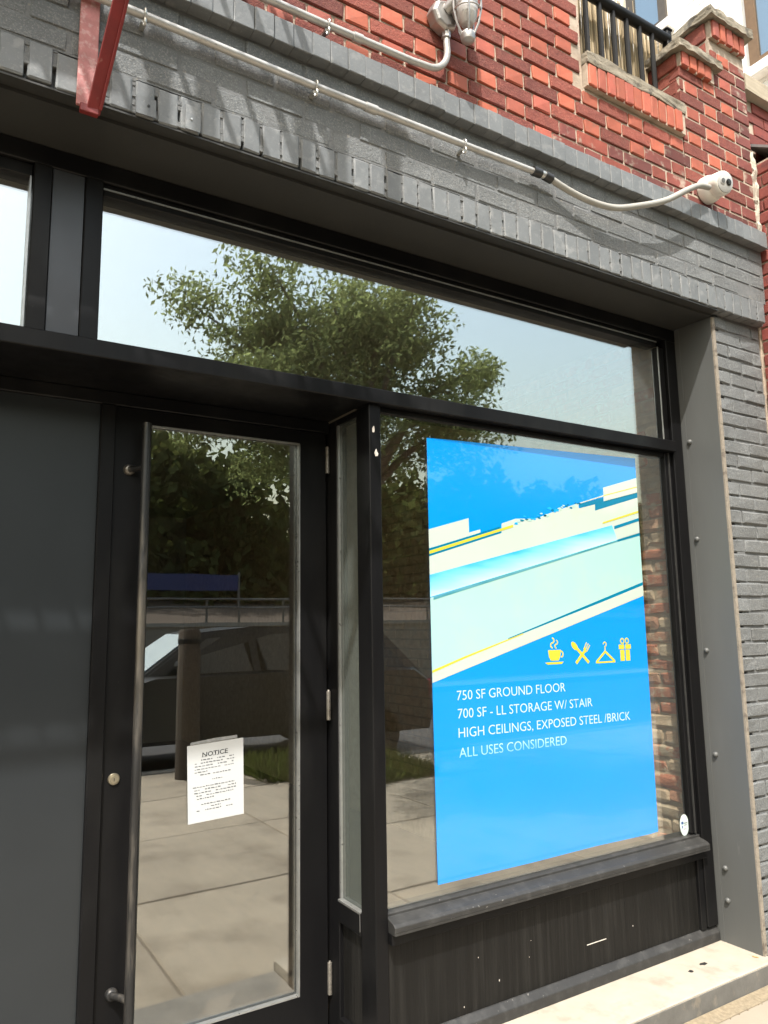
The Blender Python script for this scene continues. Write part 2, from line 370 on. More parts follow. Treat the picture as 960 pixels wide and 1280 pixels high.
alloy = M('alloy_rim', (0.45, 0.45, 0.46), 0.3, metal=0.9)
lamp_red = M('tail_lamp_red', (0.35, 0.01, 0.01), 0.15)
lamp_clear = M('head_lamp_clear', (0.6, 0.62, 0.63), 0.1)
blue_tarp = M('blue_banner_cloth', (0.012, 0.04, 0.24), 0.7, 0.1, tone=0.35)
rubble = M('retaining_stone', (0.22, 0.20, 0.17), 0.95, 0.3, 3, bump=0.8, bscale=12, bdist=0.03)
rail_pale = M('pale_guard_rail', (0.28, 0.27, 0.25), 0.5, 0.1, tone=0.25)
dry_leaf = M('dry_leaf', (0.55, 0.36, 0.14), 0.8, 0.2, 60)

# ------------------------------------------------------------------ brick pieces (shared meshes)
BC = {}
def brick_mesh(kind, w, h, d, mat, bev=0.004, jit=0.0015, nvar=6):
    """front face at local y=0 looking to -y, centred in x, base at z=0"""
    k = (kind, round(w, 3), round(h, 3), random.randrange(nvar))
    if k not in BC:
        me = MB().box(-w / 2, w / 2, 0, d, 0, h).mesh('brick', mat, bevel=bev)
        r = random.Random(hash(k) & 0xffff)
        for v in me.vertices:
            v.co.x += r.uniform(-jit, jit) * 1.5; v.co.z += r.uniform(-jit, jit); v.co.y += r.uniform(-jit, jit)
        BC[k] = me
    return BC[k]

class Loose:
    """bricks past the view: joined into one part of kind stuff"""
    def __init__(s): s.mb = MB()
    def brick(s, x, y, z, w, h, d):
        s.mb.box(x - w / 2, x + w / 2, y, y + d, z, z + h)

CO = 0.0677                                   # one course

# ------------------------------------------------------------------ ground, road
pav = box('pavement', joint_mat, None, -9, 14, -5.05, 0.9, G - 0.25, G - 0.007); pav['kind'] = 'structure'
sl = 1.36
ys = [-0.062 - 1.25 * i for i in range(4)] + [-5.02]
pit = (3.02, 4.62, -5.02, -3.82)
x = -3.02
while x < 8.9:
    for i in range(len(ys) - 1):
        y1, y0 = ys[i], ys[i + 1]
        if i == 3 and x < pit[1] and x + sl > pit[0]:
            continue
        o = box('paving_slab', slab_mat, pav, x + 0.006, x + sl - 0.006, y0 + 0.006, y1 - 0.006, G - 0.03, G + random.uniform(-0.002, 0.002), bevel=0.006)
    x += sl
for a, b in ((2.42, pit[0]), (pit[1], 5.14)):
    box('paving_slab', slab_mat, pav, a + 0.006, b - 0.006, -5.014, -3.83, G - 0.03, G + 0.001, bevel=0.006)
kerb = empty('kerb', (3, -5.1, 0)); kerb['kind'] = 'structure'
x = -9.0
while x < 14:
    box('kerb_stone', kerb_mat, kerb, x + 0.004, x + 1.8 - 0.004, -5.2, -5.06, -0.2, G + 0.006, bevel=0.012)
    x += 1.804
road = box('road', asphalt, None, -60, 90, -12.4, -5.2, -0.3, G - 0.13); road['kind'] = 'structure'
far_pav = box('far_pavement', slab_mat, None, -60, 90, -14.4, -12.4, -0.3, G, bevel=0.01); far_pav['kind'] = 'structure'
ground = box('ground', soil_mat, None, -400, 500, -600, 600, -0.8, -0.32); ground['kind'] = 'structure'
bank = MB()
bank.prism([(-14.6, -0.3), (-14.6, 1.5), (-30, 3.4), (-60, 4.0), (-60, -0.3)], 'x', -60, 90)
bk = bank.build('wooded_bank', soil_mat); bk['kind'] = 'structure'
pt = box('tree_pit', soil_mat, None, pit[0], pit[1], pit[2], pit[3], G - 0.1, G - 0.02); pt['kind'] = 'structure'

# ------------------------------------------------------------------ painted brick band over the shopfront
band = MB().box(-0.75, 3.57, -0.0452, 0.2, 3.125, 3.405).box(-0.75, 3.57, -0.022, 0.2, 3.019, 3.125).build('brick_lintel_band', grey_mortar)
tag(band, 'grey painted brick band running above the shop window below the red brick', 'brick wall')
pnt = MB()
x = -0.40
while x < 3.55:                                # row of bricks on end
    p = 0.066 + random.uniform(-0.0015, 0.0015) + (0.005 if x < 0.4 else 0)
    w = p - random.uniform(0.004, 0.007) - (0.006 if x < 1.3 else 0.0)
    inst('brick', brick_mesh('soldier', random.choice([0.059, 0.061, 0.0625]) if x > 1.3 else random.choice([0.0555, 0.058, 0.060]) if x > 0.4 else random.choice([0.059, 0.062]), 0.107, 0.06, grey_paint_smooth, 0.004, 0.0014), (x + p / 2, -0.0495 + random.uniform(-0.0015, 0.0015), 3.0165 + random.uniform(-0.003, 0.003)), band)
    zz = 3.019                                 # crumbled pointing in the joint, chunk by chunk
    while zz < 3.122:
        h = random.uniform(0.010, 0.030)
        t = (zz - 3.019) / 0.1
        deep = random.random() < (0.34 - 0.34 * t if x < 1.6 else 0.26 - 0.26 * t)
        if not deep:
            pnt.box(x - 0.008, x + 0.008, -0.0478 + random.uniform(-0.001, 0.005), -0.01, zz, min(zz + h + 0.002, 3.124))
        zz += h
    x += p
for c in range(4):
    x = -0.55 + (0.1 if c % 2 else 0)
    while x < 3.565:
        w = 0.205
        x1 = min(x + w, 3.568)
        if x1 - x > 0.05:
            inst('brick', brick_mesh('str%d' % c, x1 - x - 0.006, 0.0645, 0.06, grey_paint, 0.006, 0.0022), ((x + x1) / 2, -0.0480 + random.uniform(-0.003, 0.002), 3.1285 + c * CO), band)
        x += w
pj_ = pnt.build('pointing', grey_mortar, band, bevel=0.003); pj_['kind'] = 'stuff'
corb = MB().box(-0.75, 3.57, -0.084, 0.2, 3.4075, 3.484).build('brick_corbel_course', grey_mortar)
tag(corb, 'projecting grey painted course of upright bricks under the red brick wall', 'brick wall')
x = -0.42
while x < 3.56:
    p = 0.0675
    inst('brick', brick_mesh('corb', p - 0.0012, 0.084, 0.14, grey_paint_smooth, 0.0025, 0.0009), (x + p / 2, -0.0895 + random.uniform(-0.002, 0.002), 3.405 + random.uniform(-0.002, 0.0015)), corb)
    x += p

# ------------------------------------------------------------------ red upper wall
RY = -0.052
RP = 0.292                                    # stretcher + header
z0 = 3.492
OPX, PX1, PX2, PXE = 2.328, 3.0, 3.272, 3.566
def top_z(x):
    if x < OPX: return 6.2
    if x < PX1: return 3.842
    if x < PX2: return 4.222
    return 4.49
red = MB()
red.box(-0.75, OPX - 0.004, RY + 0.009, 0.2, z0, 6.2)
red.box(OPX - 0.003, PX1, RY + 0.0075, 0.2, z0, 3.842)
red.box(PX1 + 0.004, PX2, RY + 0.0055, 0.2, z0, 4.222)
red.box(PX2 + 0.001, PXE, RY + 0.0058, 0.25, z0, 4.495)
redw = red.build('red_brick_wall', red_mortar)
tag(redw, 'upper wall of dark and bright red bricks above the grey band', 'brick wall')
loose = Loose()
n_red = 0
c = 0
z = z0 + 0.004
while z < 6.1:
    x = -0.8 + (RP / 2 if c % 2 else 0)
    k = 0
    while x < PXE:
        w = 0.19 if k % 2 == 0 else RP - 0.19
        a, b = x + 0.005, x + w - 0.005
        # clip to the wall's outline
        segs = []
        lim = [-0.75, OPX, PX1, PX2, PXE]
        xm = (a + b) / 2
        hi = z + 0.058
        lo_x, hi_x = -0.75, PXE
        if hi > 3.86: hi_x = OPX
        if hi > 3.86 and xm > OPX:
            lo_x, hi_x = PX1, PXE
            if hi > 4.235: lo_x = PX2
        a2, b2 = max(a, lo_x), min(b, hi_x)
        if xm > OPX and hi > 4.5: b2 = a2 - 1
        if b2 - a2 > 0.03:
            vis = z < 3.50 + 0.46 * (xm - 0.55) + 0.13 and xm > 0.5
            smear = (xm > 2.15 and z < 3.60) or xm > 3.42 or (xm > 2.7 and z < 3.75 and random.random() < 0.35)
            mat_ = red_smeared if smear else (red_dark if k % 2 == 0 else red_bright)
            if vis and n_red < 300:
                kd = ('rs' if smear else 'rd' if k % 2 == 0 else 'rb')
                dy = random.uniform(-0.0012, 0.0012) + (0.002 if smear else 0)
                inst('brick', brick_mesh(kd, round(b2 - a2, 2), 0.0575, 0.06, mat_, 0.0035, 0.0018), ((a2 + b2) / 2, RY + dy, z + random.uniform(-0.001, 0.001)), redw)
                n_red += 1
            else:
                loose.brick((a2 + b2) / 2, RY, z, b2 - a2, 0.0575, 0.06)
        x += w; k += 1
    z += CO; c += 1
print('red bricks', n_red)
lo = loose.mb.build('brickwork', red_dark, redw); lo['kind'] = 'stuff'
# ragged fresh mortar along the painted course and at the corner
fm = MB()
x = 1.75
while x < 3.56:
    w = random.uniform(0.02, 0.07); h = random.uniform(0.008, 0.03)
    if random.random() < 0.85:
        fm.box(x, x + w, RY - 0.004 + random.uniform(-0.001, 0.002), RY + 0.02, 3.486, 3.488 + h)
    x += w * 0.8
f_ = fm.build('mortar_smear', white_mortar, redw, bevel=0.003); f_['kind'] = 'stuff'

# parapet rowlock sill, ledge and stepped piers
def rowlock(parent, x0, x1, z, h, y, d, mat=red_bright, p=0.0575):
    n = max(1, round((x1 - x0) / p)); p = (x1 - x0) / n
    for i in range(n):
        inst('brick', brick_mesh('rl%.3f' % h, p - 0.010, h, d, mat, 0.004, 0.002), (x0 + p * (i + 0.5), y + random.uniform(-0.002, 0.002), z), parent)
sillw = MB().box(OPX + 0.002, PX1 - 0.004, RY - 0.014, 0.15, 3.845, 3.952).build('parapet_sill_course', red_mortar)
tag(sillw, 'row of upright red bricks under the concrete ledge of the parapet opening', 'brick wall')
rowlock(sillw, OPX + 0.004, PX1 - 0.03, 3.847, 0.103, RY - 0.024, 0.09)
def rough_slab(name, x0, x1, y0, y1, z0_, z1_, parent, seed, n=(9, 6), amp=0.009, mat=concrete_cap):
    """slab with worn, uneven faces"""
    bm = bmesh.new()
    bmesh.ops.create_cube(bm, size=1)
    for v in bm.verts:
        v.co = Vector((x0 if v.co.x < 0 else x1, y0 if v.co.y < 0 else y1, z0_ if v.co.z < 0 else z1_))
    bmesh.ops.subdivide_edges(bm, edges=[e for e in bm.edges], cuts=n[0], use_grid_fill=True)
    off = Vector((seed * 3.7, seed * 1.3, 0))
    for v in bm.verts:
        v.co += mnoise.noise_vector((v.co + off) * 22.0) * amp + mnoise.noise_vector((v.co + off) * 70.0) * amp * 0.4
    bmesh.ops.recalc_face_normals(bm, faces=bm.faces)
    c_ = Vector(((x0 + x1) / 2, (y0 + y1) / 2, z0_))
    for v in bm.verts: v.co -= c_
    me = bpy.data.meshes.new(name); bm.to_mesh(me); bm.free(); me.materials.append(mat)
    o = bpy.data.objects.new(name, me); col.objects.link(o); put(o, parent, c_)
    return o
rough_slab('corner_mortar', 3.548, 3.574, RY - 0.006, RY + 0.03, 3.488, 3.96, redw, 21, n=(16, 6), amp=0.014, mat=white_mortar)
rough_slab('ledge', OPX + 0.002, PX1 - 0.002, RY - 0.02, 0.16, 3.955, 4.008, sillw, 3)
p1 = MB().box(PX1 + 0.004, PX2 - 0.004, RY - 0.010, 0.13, 4.2245, 4.298).build('lower_parapet_pier_cap', red_mortar)
tag(p1, 'lower stepped brick pier top with rough concrete cap beside the railing', 'brick wall')
rowlock(p1, PX1 + 0.006, PX2 - 0.03, 4.225, 0.074, RY - 0.022, 0.08)
for i in range(1):
    inst('brick', brick_mesh('side', 0.17, 0.072, 0.02, red_dark, 0.004), (PX1 - 0.008, 0.043, 4.226), p1, -math.pi / 2)
rough_slab('cap', PX1 - 0.035, PX2 + 0.03, RY - 0.04, 0.16, 4.30, 4.342, p1, 5)
p2 = MB().box(PX2 + 0.004, PXE - 0.004, RY - 0.010, 0.24, 4.4965, 4.593).build('upper_parapet_pier_cap', red_mortar)
tag(p2, 'taller stepped brick pier top with rough concrete cap against the white wall', 'brick wall')
rowlock(p2, PX2 + 0.008, PXE - 0.006, 4.497, 0.095, RY - 0.024, 0.08)
inst('brick', brick_mesh('side2', 0.26, 0.093, 0.02, red_dark, 0.004), (PX2 - 0.010, 0.095, 4.498), p2, -math.pi / 2)
rough_slab('cap', PX2 - 0.03, PXE + 0.035, RY - 0.045, 0.28, 4.596, 4.642, p2, 8)
# side bricks of the piers that look along the street
for k in range(5):
    inst('brick', brick_mesh('sd', 0.085 if k % 2 else 0.16, 0.0575, 0.012, red_dark, 0.003), (PX1 + 0.0005, -0.03 + (0.04 if k % 2 else 0.08), 3.89 + k * CO - 0.0), redw, -math.pi / 2)
for k in range(3):
    inst('brick', brick_mesh('sd', 0.085 if k % 2 else 0.16, 0.0575, 0.012, red_dark, 0.003), (PX2 - 0.003, -0.03 + (0.04 if k % 2 else 0.08), 4.292 + k * CO), redw, -math.pi / 2)
# brick reveal of the opening's left side
for k in range(9):
    inst('brick', brick_mesh('sd', 0.085, 0.0575, 0.012, red_dark, 0.003), (OPX - 0.002, 0.0, 4.02 + k * CO), redw, math.pi / 2)

# railing and reed screen
rl = empty('railing', (2.7, 0.05, 4.008), 'black iron railing standing on the parapet ledge before the reeds', 'railing')
MB().tube([(2.332, 0.055, 4.468), (3.08, 0.055, 4.478)], 0.026, 12).build('handrail', rail_black, rl, smooth=True)
MB().box(2.34, 3.0, 0.048, 0.062, 4.06, 4.072).build('lower_rail', rail_black, rl)
for i in range(7):
    xx = 2.392 + i * 0.0945
    MB().tube([(xx, 0.055, 4.0), (xx, 0.055, 4.47)], 0.0125, 8).build('baluster', rail_black, rl, smooth=True)
MB().box(3.062, 3.098, 0.037, 0.073, 4.335, 4.52).box(3.057, 3.103, 0.032, 0.078, 4.52, 4.532).build('end_post', rail_black, rl, bevel=0.003)
rs = MB()
xx = 2.26
while xx < 3.16:
    for ly in range(2):
        t = 4.58 + random.gauss(0, 0.03) + (0.03 if random.random() < 0.15 else 0) - max(0, xx - 2.85) * 0.25
        r = random.uniform(0.0025, 0.0045)
        y = 0.115 + ly * 0.012 + random.uniform(-0.003, 0.003)
        dx = random.uniform(-0.012, 0.012)
        rs.tube([(xx, y, 4.012), (xx + dx * 0.5, y, 4.3), (xx + dx, y, t)], [r, r, r * 0.5], 5)
    xx += 0.0062
r_ = rs.build('reed_screen', reed_mat)
tag(r_, 'dry tan reed fence screen behind the black railing', 'fence')
r_['kind'] = 'stuff'

# ------------------------------------------------------------------ painted pier right of the window
PY = 0.0
pier = MB().box(3.235, 3.568, PY + 0.006, 0.3, 0.0, 3.016).box(3.196, 3.234, PY + 0.05, 0.3, 0.0, 3.016).build('painted_brick_pier', grey_mortar)
tag(pier, 'grey painted brick pier beside the steel jamb right of the window', 'brick pier')
z = 3.011 - CO * 44
for c in range(44):
    zb = z + c * CO
    if c % 2 == 0: spans = [(3.192, 3.392), (3.396, 3.566)]
    else: spans = [(3.192, 3.288), (3.292, 3.492), (3.496, 3.566)]
    zc = max(zb, 0.002)
    for a, b in spans:
        a += random.uniform(-0.003, 0.003)
        inst('brick', brick_mesh('pier', round(b - a - 0.003, 2), 0.0605, 0.07, grey_paint, 0.006, 0.003), ((a + b) / 2, PY + random.uniform(-0.003, 0.002), zc + random.uniform(-0.0015, 0.0015)), pier)

# ------------------------------------------------------------------ neighbouring buildings
nb = empty('neighbour_building', (4.3, 0, 0), 'red brick neighbour with pale stone coping and a projecting lower wall', 'building')
MB().box(3.58, 5.0, 0.008, 5.0, 0.0, 4.335).build('wall', red_mortar, nb)
cpn = rough_slab('coping', 3.582, 5.0, -0.045, 0.3, 4.337, 4.43, nb, 12, amp=0.003, mat=limestone)
c = 0; z = 3.94
while z < 4.30:
    x = 3.60 + (0.1 if c % 2 else 0)
    while x < 4.6:
        inst('brick', brick_mesh('nbf', 0.196, 0.061, 0.05, nb_brick, 0.003), (x + 0.1, 0.0, z + 0.001), nb)
        x += 0.2035
    z += 0.066; c += 1
pj = MB().box(3.592, 5.0, -0.165, 0.0075, 0.0, 3.90).build('projecting_wall', red_mortar, nb)
for c in range(22):
    z = 3.83 - c * CO
    y = -0.395 + (0.1 if c % 2 else 0)
    if c % 2: spans = [(-0.162, -0.082), (-0.074, -0.002)]
    else: spans = [(-0.162, -0.002)]
    for a, b in spans:
        inst('brick', brick_mesh('nbs', round(b - a, 2), 0.058, 0.05, nb_brick, 0.004, 0.003), (3.583 + random.uniform(-0.003, 0.003), (a + b) / 2, z), pj, -math.pi / 2)
MB().prism([(-0.20, 3.902), (0.0, 4.03), (0.0, 4.045), (-0.20, 3.917)], 'x', 3.582, 5.0).build('flashing', flash_mat, nb)

wb = empty('white_building', (5.6, 3, 0), 'tall white painted brick building rising behind the parapet piers', 'building')
WX = 5.0
MB().box(WX, 9.5, 0.1, 9.0, 0.0, 10.0).build('wall', white_paint, wb)
c = 0; z = 4.2
wbm = {}
while z < 7.6:
    y = 0.1 + (0.11 if c % 2 else 0)
    lim = 3.4
    while y < lim:
        a, b = y + 0.003, y + 0.217
        hid = (z > 6.30 and b > 1.28 and a < 1.82) or (z > 5.42 and a < 0.80)
        if not hid and b < lim + 0.3:
            inst('brick', brick_mesh('wb', 0.213, 0.070, 0.03, white_paint, 0.005, 0.004), (WX - 0.006 + random.uniform(-0.003, 0.003), (a + b) / 2, z), wb, -math.pi / 2)
        y += 0.22
    z += 0.075; c += 1
def wwin(y0, y1, z0_, z1_, fm_, nm='window'):
    f = MB().box(WX - 0.03, WX + 0.02, y0, y0 + 0.07, z0_, z1_).box(WX - 0.03, WX + 0.02, y1 - 0.07, y1, z0_, z1_).box(WX - 0.03, WX + 0.02, y0 + 0.07, y1 - 0.07, z1_ - 0.07, z1_).box(WX - 0.03, WX + 0.02, y0 + 0.07, y1 - 0.07, z0_, z0_ + 0.07)
    w = f.build(nm, fm_, wb)
    box('pane', far_glass, w, WX - 0.012, WX - 0.006, y0 + 0.07, y1 - 0.07, z0_ + 0.07, z1_ - 0.07)
    box('sill', white_paint, w, WX - 0.09, WX + 0.02, y0 - 0.06, y1 + 0.06, z0_ - 0.09, z0_ - 0.002, bevel=0.008)
wwin(1.36, 1.74, 6.42, 7.6, dark_trim)
wwin(0.12, 0.70, 5.52, 7.0, wood_brown)

# ------------------------------------------------------------------ steel surround, soffit, sill
FY = 0.205                                    # front plane of the glazing frame
sf = empty('shopfront', (1.9, FY, 0.13), 'black framed shopfront with glazed door, display window and grey steel jamb', 'shopfront')
jb = MB().box(3.170, 3.190, 0.004, FY + 0.02, 0.133, 2.993).build('steel_jamb', steel_grey, sf)
box('jamb_flange', steel_grey, jb, 3.168, 3.1698, 0.180, 0.2045, 0.134, 2.992)
z = 0.135
seal = MB()
while z < 2.99:
    h = random.uniform(0.05, 0.12); z1_ = min(z + h, 2.992)
    o_ = random.uniform(-0.0008, 0.0008)
    seal.box(3.1715, 3.1925 + o_, -0.004 + o_, 0.030, z, z1_)
    z = z1_
seal.build('sealant_strip', caulk, sf)
for y, z in ((0.165, 2.411), (0.165, 1.935), (0.16, 1.411), (0.155, 0.942), (0.15, 0.451), (0.15, 0.315)):
    MB().lathe([(0.0125, 0.0), (0.0125, 0.003), (0.010, 0.009), (0.005, 0.012), (0.0, 0.0125)], (3.170, y, z), (-1, 0, 0), 12).build('bolt', steel_grey, jb, smooth=True)
MB().box(-1.3, 3.17, 0.0, FY + 0.02, 2.995, 3.0065).box(-1.3, 3.17, -0.044, FY + 0.02, 3.0068, 3.0125).build('soffit', soffit_mat, sf)
# stone sill
ss = MB().box(1.424, 3.191, -0.045, FY + 0.06, G - 0.02, 0.133).build('stone_sill', sill_stone, sf, bevel=0.004)
box('sill_face', sill_face, ss, 1.424, 3.191, -0.0485, -0.0455, G - 0.02, 0.124)
for xx, yy, a in ((2.80, 0.085, 0.03), (2.90, 0.10, 0.045)):
    pts = [(xx + a * 0.5 * math.cos(q) * random.uniform(0.6, 1.1), yy + 0.011 * math.sin(q) * random.uniform(0.6, 1.1)) for q in [k * math.pi / 5 for k in range(10)]]
    MB().prism(pts, 'z', 0.1332, 0.1342).build('stain', dark_hole, ss)

# ------------------------------------------------------------------ frame members
def member(name, x0, x1, y0, y1, z0_, z1_, mat=black_frame, bev=0.003, parent=None):
    return box(name, mat, parent or sf, x0, x1, y0, y1, z0_, z1_, bevel=bev)
member('head_frame', -1.3, 3.169, FY, 0.30, 2.932, 2.9945)
member('head_bead', 0.424, 3.04, FY + 0.014, 0.28, 2.892, 2.9315)
MB().box(0.424, 3.04, FY + 0.010, FY + 0.0135, 2.912, 2.917).build('glazing_line', bare_metal, sf)
member('head_bead', -1.2, 0.224, FY + 0.014, 0.28, 2.892, 2.9315)
member('mullion', 0.225, 0.2765, FY - 0.003, 0.30, 2.413, 2.9315)
member('filler_panel', 0.2785, 0.3675, FY + 0.006, 0.30, 2.413, 2.9315, blue_grey_fill, 0.0)
member('mullion', 0.3695, 0.4225, FY - 0.003, 0.30, 2.413, 2.9315)
member('transom_bar', -1.3, 3.093, 0.186, 0.30, 2.358, 2.4125)
member('jamb_frame', 3.096, 3.168, FY, 0.268, 0.2, 2.9315)
member('jamb_bead', 3.045, 3.0955, FY + 0.016, 0.258, 2.4135, 2.8915)
member('jamb_bead', 3.045, 3.0955, FY + 0.016, 0.258, 0.60, 2.357)
MB().box(3.0445, 3.049, FY + 0.011, FY + 0.0155, 2.4135, 2.8915).build('glazing_line', bare_metal, sf)
MB().box(3.066, 3.073, FY + 0.010, FY + 0.0158, 0.60, 2.357).build('glazing_line', black_worn, sf)
post = member('corner_post', 1.372, 1.4215, FY, 0.302, 0.134, 2.357)
for px_, pz_, s_ in ((1.390, 2.262, 0.011), (1.400, 2.173, 0.012)):
    pts = [(px_ + s_ * 0.6 * math.cos(q) * random.uniform(0.5, 1.2), pz_ + s_ * 1.3 * math.sin(q) * random.uniform(0.6, 1.2)) for q in [k * math.pi / 4 for k in range(8)]]
    MB().prism(pts, 'y', FY - 0.0008, FY + 0.001).build('paint_chip', chip, post)
member('window_head_bead', 1.4225, 3.0445, FY + 0.02, 0.285, 2.335, 2.3572)
member('window_side_bead', 1.4225, 1.434, FY + 0.025, 0.285, 0.60, 2.334)
# ledge under the display window
lg = MB().prism([(0.165, 0.536), (0.165, 0.562), (0.175, 0.570), (0.216, 0.582), (0.216, 0.592), (0.245, 0.597), (0.29, 0.597), (0.29, 0.536)], 'x', 1.4225, 3.094).build('window_ledge', black_worn, sf, bevel=0.0015)
MB().box(1.4225, 3.09, 0.1638, 0.166, 0.5475, 0.549).build('ledge_line', black_worn, lg)
MB().prism([(0.185, 0.500), (0.185, 0.5355), (0.28, 0.5355), (0.28, 0.500)], 'x', 1.4225, 3.092).build('ledge_apron', black_frame, sf, bevel=0.002)
bd = member('base_panel', 1.4225, 3.06, 0.226, 0.27, 0.19, 0.4995, black_board, 0.0)
for k in range(6):                             # scuffs and drips of pale paint
    xx = random.uniform(1.45, 3.0); zz = random.uniform(0.21, 0.47); w = random.uniform(0.0015, 0.0035); h = random.uniform(0.002, 0.007)
    MB().box(xx, xx + w, 0.2254, 0.2265, zz, zz + h).build('paint_fleck', chip, bd)
MB().box(2.36, 2.47, 0.2252, 0.2265, 0.283, 0.286).build('scratch', chip, bd)
member('base_stile', 3.0605, 3.0955, 0.212, 0.27, 0.19, 0.4995)
MB().prism([(0.200, 0.1335), (0.200, 0.170), (0.222, 0.192), (0.28, 0.192), (0.28, 0.1335)], 'x', 1.4225, 3.168).build('base_rail', black_worn, sf, bevel=0.002)

# panes
box('transom_pane', transom_glass, sf, 0.4225, 3.046, 0.236, 0.242, 2.4125, 2.893)
box('transom_pane', transom_glass, sf, -1.25, 0.2255, 0.236, 0.242, 2.4125, 2.893)
MB().box(0.216, 0.2205, FY + 0.010, 0.2355, 2.4135, 2.8915).build('glazing_line', bare_metal, sf)
box('window_pane', win_glass, sf, 1.4325, 3.046, 0.236, 0.242, 0.5975, 2.336)

# ------------------------------------------------------------------ recessed door and side light
DY = 0.53
XR = 1.372
sd = member('sidelight_frame', XR + 0.002, XR + 0.05, 0.462, DY + 0.04, 0.10, 2.357)
member('sidelight_head', XR + 0.002, XR + 0.05, 0.3025, 0.4615, 2.333, 2.357)
member('sidelight_sill', XR - 0.003, XR + 0.05, 0.3025, 0.4615, 0.505, 0.578)
MB().box(XR - 0.006, XR + 0.014, 0.304, 0.458, 0.5785, 0.5835).build('sidelight_ledge', bare_metal, sf)
MB().box(XR - 0.0045, XR - 0.003, 0.3035, 0.3050, 0.520, 0.577).box(XR - 0.0045, XR - 0.003, 0.3035, 0.4610, 0.5745, 0.5765).build('sidelight_edge', bare_metal, sf)
member('sidelight_base', XR + 0.018, XR + 0.05, 0.3025, 0.4615, 0.19, 0.5045, black_board, 0)
member('sidelight_rail', XR + 0.0, XR + 0.05, 0.3025, 0.4615, 0.10, 0.1895)
box('sidelight_pane', side_glass, sf, XR + 0.014, XR + 0.020, 0.303, 0.461, 0.579, 2.3325)
MB().box(XR + 0.004, XR + 0.0135, 0.4525, 0.4615, 0.584, 2.332).build('sidelight_bead', bare_metal, sf)
member('recess_ceiling', -1.3, XR + 0.002, 0.3005, DY + 0.06, 2.362, 2.40)
member('door_head', -1.3, XR + 0.001, DY - 0.012, DY + 0.06, 2.315, 2.3615)
member('door_post', 0.503, 0.5515, DY - 0.014, DY + 0.06, 0.10, 2.3145)
pn = member('side_panel', -1.25, 0.5025, DY + 0.006, DY + 0.05, 0.10, 2.3145, panel_grey, 0.0)
th = MB().box(-1.3, 1.42, -0.03, DY + 0.10, G - 0.02, 0.098).build('door_step', kerb_mat, sf, bevel=0.006)
MB().box(-1.32, -1.25, FY, DY + 0.06, 0.10, 2.36).build('recess_return', black_frame, sf)

# the door leaf: part with its own pieces
dl = MB()
dl.box(0.553, 0.676, DY, DY + 0.045, 0.105, 2.313)
dl.box(1.250, 1.362, DY, DY + 0.045, 0.105, 2.313)
dl.box(0.676, 1.250, DY, DY + 0.045, 0.105, 0.262)
dl.box(0.676, 1.250, DY, DY + 0.045, 2.263, 2.313)
door = dl.build('door', black_frame, sf)
box('pane', door_glass, door, 0.676, 1.250, DY + 0.018, DY + 0.024, 0.262, 2.263)
MB().box(1.2445, 1.2500, DY - 0.002, DY + 0.017, 0.2675, 2.2575).build('glazing_bead', bare_metal, door)
MB().box(0.676, 1.2500, DY - 0.002, DY + 0.017, 0.262, 0.267).build('glazing_bead', bare_metal, door)
MB().box(0.676, 1.2500, DY + 0.003, DY + 0.017, 2.258, 2.263).build('glazing_bead', bare_metal, door)
hd = MB().tube([(0.640, 0.455, 0.16), (0.640, 0.455, 2.247)], 0.0145, 20)
for z in (2.095, 0.432):
    hd.tube([(0.604, DY - 0.012, z), (0.622, 0.49, z), (0.638, 0.458, z)], [0.0115, 0.0105, 0.0115], 12)
    hd.lathe([(0.020, 0.0), (0.020, 0.005), (0.0155, 0.014), (0.012, 0.016)], (0.603, DY, z), (0, -1, 0), 16)
hd.build('pull_handle', handle_metal, door, smooth=True)
lk = MB().lathe([(0.019, 0), (0.019, 0.003), (0.0165, 0.006), (0.012, 0.006), (0.0115, 0.0085), (0.0, 0.0088)], (0.588, DY, 1.077), (0, -1, 0), 24).build('lock_cylinder', brass, door, smooth=True)
MB().box(0.5868, 0.5892, DY - 0.0093, DY - 0.008, 1.071, 1.081).build('keyway', dark_hole, lk)
for zz in (2.205, 1.255, 0.297):
    h_ = MB()
    for i in range(3):
        h_.lathe([(0.0085, 0), (0.0085, 0.0345)], (1.366, DY - 0.008, zz - 0.053 + i * 0.0355), (0, 0, 1), 10)
    h_.lathe([(0.006, 0), (0.004, 0.005), (0, 0.006)], (1.366, DY - 0.008, zz + 0.053), (0, 0, 1), 10)
    h_.build('hinge', hinge_metal, door, smooth=True)

